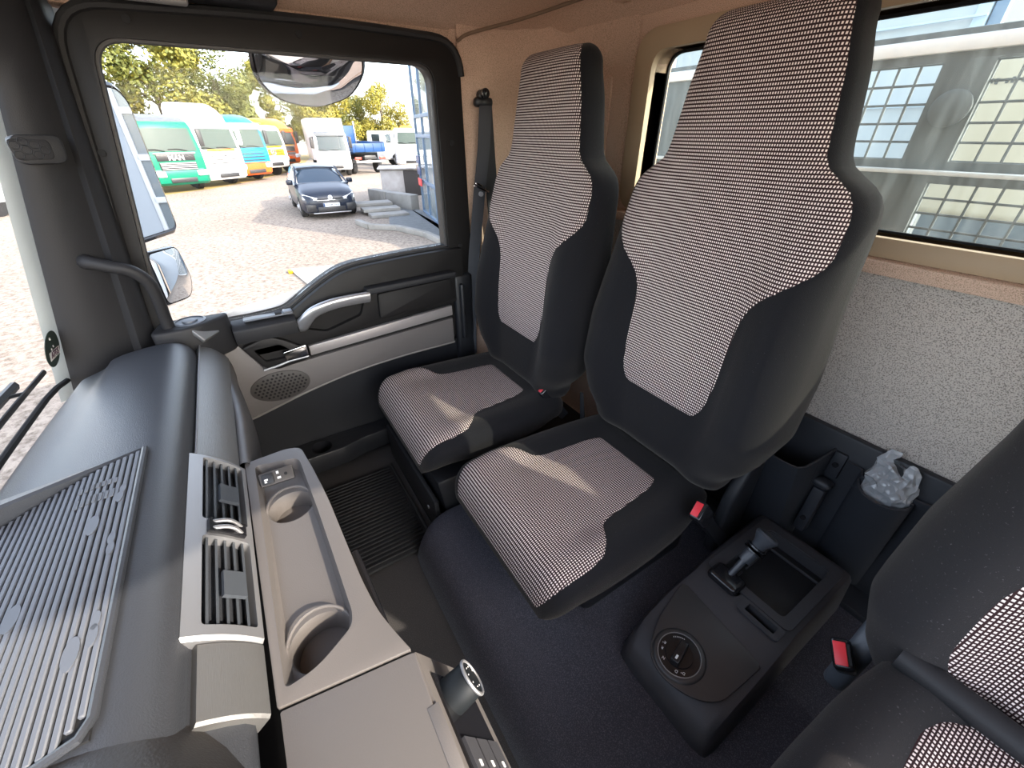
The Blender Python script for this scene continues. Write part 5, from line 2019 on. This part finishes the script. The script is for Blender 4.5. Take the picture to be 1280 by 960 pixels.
mb = None


def facade(p, q, ncol, zs, frame, pane, wd=0.07, skip=()):
    p, q = Vector((*p, 0)), Vector((*q, 0))
    d = (q - p)
    Lf = d.length
    d.normalize()
    n = Vector((d.y, -d.x, 0))
    if n.y < 0:
        n = -n
    for k in range(ncol + 1):
        c = p + d * (Lf * k / ncol)
        mb = MB()
        mb.box((c.x, c.y, GZ + HB / 2), (wd, 0.05, HB), 0.008, rot=(0, 0, math.atan2(d.y, d.x)))
        mb.build('mullion', frame, bld)
    for z in zs:
        c = (p + q) / 2
        mb = MB()
        mb.box((c.x, c.y, GZ + z), (Lf, 0.05, wd * 1.3), 0.008, rot=(0, 0, math.atan2(d.y, d.x)))
        mb.build('transom', frame, bld)
    for k in range(ncol):
        for i in range(len(zs) - 1):
            if (k, i) in skip:
                continue
            c = p + d * (Lf * (k + 0.5) / ncol) - n * 0.03
            h = zs[i + 1] - zs[i]
            mb = MB()
            mb.box((c.x, c.y, GZ + (zs[i] + zs[i + 1]) / 2), (Lf / ncol - wd, 0.03, h - wd), 0.003, 1, rot=(0, 0, math.atan2(d.y, d.x)))
            mb.build('pane', pane, bld)


facade(bx[0], bx[1], 5, [0.05, 1.0, 2.25, 2.75, HB - 0.05], 'bframe', 'bglass')
facade(bx[2], bx[1], 8, [0.05, 0.65, 1.3, 1.95, 2.6, 3.25, 3.9, HB - 0.05], M['marks'], 'bglass')
# white sheet end with blue-grey corner trim (seen through the rear window)
mb = MB()
mb.prism([(5.4, -6.86), (1.75, -6.98), (1.75, -7.3), (5.4, -7.3)], (0, 0, GZ), (1, 0, 0), (0, 1, 0), HB)
mb.build('white_wall', 'bwall', bld)
for k, x in enumerate((1.72, 1.60)):
    mb = MB()
    mb.box((x, -7.0 - 0.03 * k, GZ + HB / 2), (0.11, 0.10, HB), 0.015)
    mb.build('corner_trim', M['bframe'] if k else mat('pale blue trim', (0.42, 0.52, 0.62), 0.45), bld)
for z in (1.3, 2.6, 3.35):
    mb = MB()
    mb.box((3.5, -6.90, GZ + z), (3.7, 0.03, 0.02), 0.004)
    mb.build('sheet_joint', mat('pale blue trim', (0.42, 0.52, 0.62), 0.45), bld)
# notices in the glass corner
for z, m_ in ((1.62, 'dblue'), (1.30, 'dblue'), (0.98, mat('red notice', (0.75, 0.06, 0.06), 0.5))):
    d = (Vector((*bx[1], 0)) - Vector((*bx[0], 0))).normalized()
    c = Vector((*bx[0], 0)) + d * 0.50 + Vector((0.05, 0.09, 0))
    mb = MB()
    mb.box((c.x, c.y, GZ + z), (0.62, 0.02, 0.22), 0.004, rot=(0, 0, math.atan2(d.y, d.x)))
    mb.build('notice', m_, bld)

# paved forecourt, kerb, steps, retaining blocks
M['paving'] = mat('grey paving', (0.15, 0.158, 0.16), 0.9, mottle=((0.10, 0.105, 0.11), 6, 0.7), bump=(40, 0.4))
M['concrete'] = mat('weathered concrete', (0.30, 0.285, 0.26), 0.9, mottle=((0.19, 0.18, 0.16), 3, 0.7), bump=(60, 0.3))
mb = MB()
mb.prism([(14.9, -4.6), (12.2, -3.75), (9.2, -4.30), (7.0, -4.55), (7.9, -4.3), (14.0, -5.6), (15.2, -5.4)], (0, 0, GZ), (1, 0, 0), (0, 1, 0), 0.03)
tag(mb.build('forecourt', 'paving'), kind='structure')
kb = [(13.0, -3.05), (12.1, -3.15), (11.5, -3.75), (10.3, -4.10), (9.0, -4.12), (7.2, -3.78)]
for k, (a, b_) in enumerate(zip(kb, kb[1:])):
    va, vb_ = Vector((*a, 0)), Vector((*b_, 0))
    d = vb_ - va
    mb = MB()
    c = (va + vb_) / 2
    mb.box((c.x, c.y, GZ + 0.07), (d.length, 0.16, 0.14), 0.015, rot=(0, 0, math.atan2(d.y, d.x)))
    kerb = mb.build('kerb', 'concrete')
    tag(kerb, ['grey concrete kerb stone nearest the parked blue car', 'grey concrete kerb stone second from the parked car', 'grey concrete kerb stone in middle of curved kerb', 'grey concrete kerb stone before the last one by the building', 'grey concrete kerb stone nearest the building glass'][k], 'kerb', 'kerb stones round the forecourt')
stp = thing('concrete_steps', 'three pale concrete steps beside the parked dark blue car', 'steps', (14.4, -3.9, GZ))
for k in range(3):
    mb = MB()
    d = Vector((0.83, -0.55, 0))
    c = Vector((13.9, -4.28, GZ)) + Vector((0.62 * k, 0.06 * k, 0.10 * k + 0.05))
    mb.box(c, (0.66, 1.2, 0.10), 0.015, rot=(0, 0, radians(-5)))
    mb.build('step', 'concrete', stp)
rw = thing('retaining_wall', 'low wall of grey concrete blocks beside the steps', 'wall', (16.5, -5.4, GZ))
for a, b_ in (((17.2, -4.75), (16.0, -5.0)), ((15.95, -5.02), (14.5, -5.45))):
    va, vb_ = Vector((*a, 0)), Vector((*b_, 0))
    d = vb_ - va
    c = (va + vb_) / 2
    mb = MB()
    mb.box((c.x, c.y, GZ + 0.25), (d.length, 0.35, 0.50), 0.025, rot=(0, 0, math.atan2(d.y, d.x)))
    mb.build('block', 'concrete', rw)
cr_ = thing('covered_crate', 'large pale crate with one dark side behind the low wall', 'crate', (17.8, -6.0, GZ))
mb = MB()
mb.box((18.0, -6.15, GZ + 0.62), (1.3, 1.35, 0.95), 0.03, 2, rot=(0, 0, radians(-20)))
mb.build('body', mat('pale crate board', (0.62, 0.58, 0.55), 0.8, mottle=((0.40, 0.33, 0.30), 4, 0.6)), cr_)
mb = MB()
mb.box((17.15, -6.45, GZ + 0.60), (0.06, 0.72, 0.92), 0.01, 2, rot=(0, 0, radians(-20)))
mb.build('dark_side', mat('dark side board', (0.07, 0.06, 0.055), 0.9), cr_)  # this side is darker than the rest of the crate
mb = MB()
mb.box((17.95, -6.12, GZ + 1.13), (1.5, 1.5, 0.06), 0.02, 2, rot=(0, 0, radians(-20)))
mb.build('lid', mat('pale crate board', (0.62, 0.58, 0.55), 0.8), cr_)
for s in (-0.5, 0.5):
    mb = MB()
    mb.box((18.0 + 0.2 * s, -6.15 + s, GZ + 0.07), (1.2, 0.12, 0.14), 0.01, rot=(0, 0, radians(-20)))
    mb.build('skid', 'concrete', cr_)
pl_ = thing('white_board', 'white board lying on the gravel beside the door', 'board', (8.2, -0.95, GZ))
mb = MB()
mb.prism([(8.75, -0.64), (7.40, -0.80), (7.2, -1.35), (8.55, -1.52)], (0, 0, GZ + 0.01), (1, 0, 0), (0, 1, 0), 0.05, 0.008)
mb.build('panel', mat('white board', (0.78, 0.76, 0.72), 0.7), pl_)
mb = MB()
mb.box((8.68, -0.615, GZ + 0.03), (0.16, 0.08, 0.06), 0.015)
mb.build('yellow_end', 'yellow', pl_)
# white trailer beyond the windscreen
tl = thing('white_trailer', 'long white trailer side standing beyond the windscreen', 'trailer', (26, 14, GZ))
mb = MB()
mb.box((20.2, 7.9, GZ + 2.0), (9.0, 2.5, 3.2), 0.05, rot=(0, 0, radians(-28)))
mb.build('box_body', 'white', tl)
mb = MB()
mb.box((20.2, 7.9, GZ + 0.34), (8.7, 2.2, 0.34), 0.03, rot=(0, 0, radians(-28)))
mb.build('side_guard', mat('brown underside', (0.10, 0.06, 0.05), 0.8), tl)
for k in range(4):
    mb = MB()
    c = Vector((20.2, 7.9, 0)) + Matrix.Rotation(radians(-28), 3, 'Z') @ Vector((-3.2 + 2.1 * k, -1.05, 0))
    ax_ = Matrix.Rotation(radians(-28), 3, 'Z') @ Vector((0, -1, 0))
    mb.lathe([(0.25, 0), (0.42, 0.02), (0.42, 0.24), (0.25, 0.26)], Vector((c.x, c.y, GZ + 0.42)) - ax_ * 0.1, ax_, 20)
    mb.build('wheel', 'tyre', tl)

# =================================================================== exterior mirrors
def mirror_thing(name, label, c, ux, uz, outline, depth, mname='mirror', bulge=0.0, arm=None, tiltn=None):
    root = thing(name, label, 'mirror', c)
    c = Vector(c)
    ux, uz = Vector(ux).normalized(), Vector(uz).normalized()
    n = ux.cross(uz).normalized()
    if n.dot(Vector((-0.35, 0, 1.25)) - c) < 0:
        n = -n
    o2 = outline
    rings = []
    for k, (s, dd) in enumerate(((0.55, -depth), (0.88, -depth * 0.8), (1.02, -depth * 0.35), (1.05, 0.0), (1.0, 0.008), (0.975, 0.004))):
        rings.append([c + ux * x * s + uz * y * s + n * dd for x, y in o2])
    mb = MB()
    mb.loft(rings, True, True)
    h = mb.build('housing', 'gloss', root, smooth=50)
    # glass, optionally convex
    mb = MB()
    rr = []
    R_ = 7
    for k in range(R_ + 1):
        s = 0.965 * (1 - k / R_)
        rr.append([c + ux * x * max(s, 0.001) + uz * y * max(s, 0.001) + n * (0.0075 + bulge * (1 - s * s)) for x, y in o2])
    mb.loft(rr, True, False)
    mb.build('mirror_glass', mname, root, smooth=180)
    if arm:
        mb = MB()
        for a in arm:
            mb.tube([Vector(q) for q in a], 0.014, 8)
        mb.build('arm', 'gloss', root)
    return root


mx_ = Vector((0.888, -0.460, 0))
mirror_thing('main_mirror', 'tall door mirror outside the passenger window', (1.465, 0.235, 1.165), mx_, (-0.01, 0.0, 1), arc_pts([(-0.10, -0.205), (0.105, -0.205), (0.115, 0.17), (0.085, 0.20), (-0.10, 0.205)], [0.02, 0.03, 0.05, 0.04, 0.02], 5), 0.07, arm=[[(1.44, 0.30, 1.3), (1.30, 0.34, 1.32), (1.12, 0.30, 1.30)], [(1.44, 0.30, 0.98), (1.30, 0.34, 0.99), (1.12, 0.30, 0.98)]])
mirror_thing('wide_angle_mirror', 'small wide angle mirror below the tall door mirror', (1.455, 0.240, 0.832), mx_, (0.02, 0.0, 1), arc_pts([(-0.085, -0.078), (0.045, -0.092), (0.082, -0.035), (0.068, 0.080), (-0.08, 0.088)], [0.02, 0.035, 0.03, 0.025, 0.02], 5), 0.06, bulge=0.014, arm=[[(1.44, 0.31, 0.86), (1.30, 0.34, 0.90), (1.12, 0.30, 0.92)]])
kx = Vector((0.0, -1.0, 0.03)).normalized()
kz = Vector((-0.5, 0, 0.86)).normalized()
mirror_thing('kerb_mirror', 'convex kerb mirror hanging outside above the door window', (1.315, -0.325, 1.400), kx, kz, arc_pts([(-0.155, 0.075), (-0.158, -0.010), (-0.110, -0.068), (0.0, -0.096), (0.115, -0.060), (0.160, 0.01), (0.155, 0.075)], [0.02, 0.04, 0.05, 0.08, 0.05, 0.04, 0.02], 5), 0.07, bulge=0.022, arm=[[(1.36, -0.33, 1.47), (1.25, -0.33, 1.56), (1.12, -0.33, 1.58)]])

# =================================================================== headboard guard and vehicles behind the cab
gd = thing('cab_guard', 'grey steel cab guard with square mesh openings behind the rear window', 'guard', (0, -1.6, 0.6))
M['guard'] = mat('grey guard steel', (0.085, 0.095, 0.098), 0.55, mottle=((0.055, 0.06, 0.063), 8, 0.7))
GY = -1.6
mb = MB()
mb.box((0.0, GY, 0.95), (2.3, 0.03, 1.02), 0.004)
gp = mb.build('sheet', 'guard', gd)
ops = [(0.152, 0.80, 1.185, 1.395), (-0.80, 0.055, 1.185, 1.395), (-0.80, 0.075, 0.985, 1.135)]
cs = []
for x0, x1, z0, z1 in ops:
    c = MB()
    c.box(((x0 + x1) / 2, GY, (z0 + z1) / 2), (x1 - x0, 0.2, z1 - z0))
    cs.append(c)
cut(gp, cs)
for x0, x1, z0, z1 in ops:
    n = int(round((x1 - x0) / 0.0475))
    for k in range(n + 1):
        mb = MB()
        mb.cyl((x0 + (x1 - x0) * k / n, GY, z0), (x0 + (x1 - x0) * k / n, GY, z1), 0.0032, n=6, cap=False)
        mb.build('mesh_bar', 'guard', gd)
    m_ = int(round((z1 - z0) / 0.042))
    for k in range(m_ + 1):
        mb = MB()
        mb.cyl((x0, GY, z0 + (z1 - z0) * k / m_), (x1, GY, z0 + (z1 - z0) * k / m_), 0.0032, n=6, cap=False)
        mb.build('mesh_bar', 'guard', gd)
mb = MB()
mb.box((0, GY, 1.430), (2.3, 0.05, 0.032), 0.006)
mb.build('top_rail', 'white', gd)
mb = MB()
mb.box((0, GY + 0.03, 1.160), (2.3, 0.05, 0.010), 0.002)
mb.build('middle_rail', mat('lit rail', (0.55, 0.56, 0.56), 0.5), gd)  # light falling on the rail is put into this pale colour
for k in range(1):
    mb = MB()
    mb.lathe([(0.040, 0), (0.040, 0.012), (0.034, 0.016), (0.002, 0.016)], (0.098 - 0.006 * k, GY + 0.014, 1.30 - 0.13 * k), (0, 1, 0), 28)
    mb.build('round_cover', 'guard', gd)
# pale vehicle parked behind, with small mirrored lettering
bv = thing('beige_van', 'beige vehicle flank with small dark lettering seen behind the cab guard', 'van', (0.6, -6.2, GZ))
mb = MB()
mb.box((0.10, -6.6, GZ + 2.28), (2.55, 0.9, 1.35), 0.08, 3)
mb.build('body', mat('beige van paint', (0.40, 0.335, 0.235), 0.5), bv)
for k in range(10):
    if k in (3, 6):
        continue
    mb = MB()
    mb.box((1.22 - 0.034 * k, -6.146, GZ + 2.74 + 0.004 * (k % 2)), (0.022, 0.006, 0.030 + 0.008 * (k % 3)), 0.001, 1)
    mb.build('lettering', 'grille', bv)
mb = MB()
mb.box((-0.25, -6.13, GZ + 2.45), (0.75, 0.04, 0.55), 0.05, 3)
mb.build('side_window', 'tglass', bv)
mb = MB()
mb.box((0.1, -6.6, GZ + 1.1), (2.3, 0.8, 1.1), 0.05)
mb.build('lower_body', 'guard', bv)
for x in (-0.7, 0.9):
    mb = MB()
    mb.lathe([(0.2, 0), (0.36, 0.02), (0.36, 0.2), (0.2, 0.22)], (x, -6.3, GZ + 0.36), (0, 1, 0), 20)
    mb.build('wheel', 'tyre', bv)
# flatbed of this truck and white flank behind the cab
fb = thing('load_bed', 'pale load bed of this truck behind the cab guard', 'load bed', (0, -3.5, 0))
mb = MB()
mb.box((0, -3.7, 0.12), (2.35, 4.1, 0.12), 0.02)
mb.build('bed_floor', mat('pale bed floor', (0.55, 0.54, 0.52), 0.7), fb)
for s in (-1, 1):
    mb = MB()
    mb.box((s * 1.17, -3.7, 0.35), (0.05, 4.1, 0.42), 0.01)
    mb.build('side_board', 'white', fb)
mb = MB()
mb.box((0, -1.36, 0.10), (2.2, 0.38, 1.3), 0.05)
mb.build('engine_bay', 'grille', fb)
mb = MB()
mb.box((0.0, -2.5, -0.35), (0.9, 6.5, 0.3), 0.03)
mb.build('chassis', 'grille', fb)
for s in (-1, 1):
    for y in (0.1, -4.0):
        mb = MB()
        mb.lathe([(0.28, 0), (0.46, 0.02), (0.5, 0.06), (0.5, 0.24), (0.46, 0.28), (0.28, 0.3)], (s * 1.12 - s * 0.3, y, GZ + 0.5), (s, 0, 0), 24)
        mb.build('wheel', 'tyre', fb)

# =================================================================== trees
def tree_mesh(seed, h, w, nleaf, colA, name):
    random.seed(seed)
    mb = MB()
    bm = mb.bm
    blobs = []
    for k in range(26):
        a = random.uniform(0, 2 * pi)
        r = w * 0.42 * sqrt(random.random())
        z = h * (0.26 + 0.70 * random.random())
        sh = 1 - 0.75 * max(0, (z / h - 0.62) / 0.38) ** 1.5
        blobs.append((Vector((r * cos(a) * sh, r * sin(a) * sh, z)), h * random.uniform(0.09, 0.16)))
    for k in range(nleaf):
        c, r = random.choice(blobs)
        d = Vector((random.gauss(0, 1), random.gauss(0, 1), random.gauss(0, 1))).normalized()
        p = c + d * r * random.uniform(0.72, 1.05)
        s = random.uniform(0.08, 0.16)
        u = Vector((random.gauss(0, 1), random.gauss(0, 1), random.gauss(0, 0.6)))
        u = (u - d * u.dot(d) * 0.7).normalized()
        v = (d + Vector((random.gauss(0, .5), random.gauss(0, .5), random.gauss(0, .5)))).cross(u).normalized()
        q = [bm.verts.new(p + u * s), bm.verts.new(p + v * s * 0.7), bm.verts.new(p - u * s), bm.verts.new(p - v * s * 0.7)]
        bm.faces.new(q)
    return mb


def leaf_mat(name, c1, c2):
    m, nt, b = nmat(name)
    N, L = nt.nodes, nt.links
    geo = N.new('ShaderNodeNewGeometry')
    mx = N.new('ShaderNodeMix')
    mx.data_type = 'RGBA'
    mx.inputs['A'].default_value = (*c1, 1)
    mx.inputs['B'].default_value = (*c2, 1)
    L.new(geo.outputs['Random Per Island'], mx.inputs['Factor'])
    L.new(mx.outputs['Result'], b.inputs['Base Color'])
    b.inputs['Roughness'].default_value = 0.7
    b.inputs['Transmission Weight'].default_value = 0.0
    b.inputs['Subsurface Weight'].default_value = 0.0
    return m


leafs = [leaf_mat('autumn leaves', (0.20, 0.175, 0.02), (0.085, 0.10, 0.015)), leaf_mat('green leaves', (0.125, 0.13, 0.018), (0.055, 0.07, 0.012)), leaf_mat('yellow leaves', (0.28, 0.225, 0.02), (0.14, 0.14, 0.018))]
bark = mat('bark', (0.07, 0.055, 0.04), 0.9, bump=(30, 0.5))
protos = []
for k in range(3):
    t = thing('broadleaf_tree', 'tree', 'tree', (0, 0, 0))
    c_ = tree_mesh(11 + k, 9.0, 8.5, 14000, None, 'crown').build('crown', leafs[k], t, smooth=0, recalc=False)
    tag(c_, kind='stuff')
    mb = MB()
    mb.tube(spline([(0, 0, 0), (0.1, 0.05, 1.6), (0.0, 0.1, 3.6), (0.15, 0.0, 6.2)], 4), [0.28 - 0.013 * q for q in range(13)], 10)
    for q in range(5):
        a = q * 1.3
        mb.tube([(0.05, 0.05, 2.4 + 0.5 * q), (1.0 * cos(a), 1.0 * sin(a), 3.4 + 0.5 * q), (2.0 * cos(a), 2.0 * sin(a), 4.3 + 0.6 * q)], [0.11, 0.07, 0.03], 6)
    mb.build('trunk', bark, t)
    protos.append(t)
used = [False] * 3
spots = [(0, 38, 12.5, 1.05, 'tall autumn tree above the main mirror, leftmost in door window'), (1, 41, 6.3, 1.0, 'olive green tree behind the green truck'), (0, 44, 2.4, 1.02, 'autumn tree behind the white high-roof truck'), (1, 47, -1.5, 0.95, 'olive green tree behind the light blue truck'),
         (0, 49, -5.5, 0.80, 'golden olive tree behind the orange truck'), (1, 52, -9.5, 0.78, 'dark olive tree behind the white box truck'), (2, 48, -10.2, 0.66, 'bright yellow tree right of the kerb mirror'), (2, 52, -16.6, 0.74, 'bright yellow tree beside the glass building corner'), (0, 56, -14.8, 0.62, 'small autumn tree behind the blue tipper'),
         (0, 3.4, -17.5, 0.62, 'tree far behind the cab guard, beyond the building end'), (1, -1.5, -18.5, 0.7, 'olive tree far behind the cab guard')]
for i, (k, x, y, s, lab) in enumerate(spots):
    o = protos[k] if not used[k] else copy_tree(protos[k])
    used[k] = True
    o.location = (x, y, GZ)
    o.scale = (s, s, s)
    o.rotation_euler = (0, 0, i * 1.9)
    o['label'] = lab
    o['group'] = 'trees around the yard'
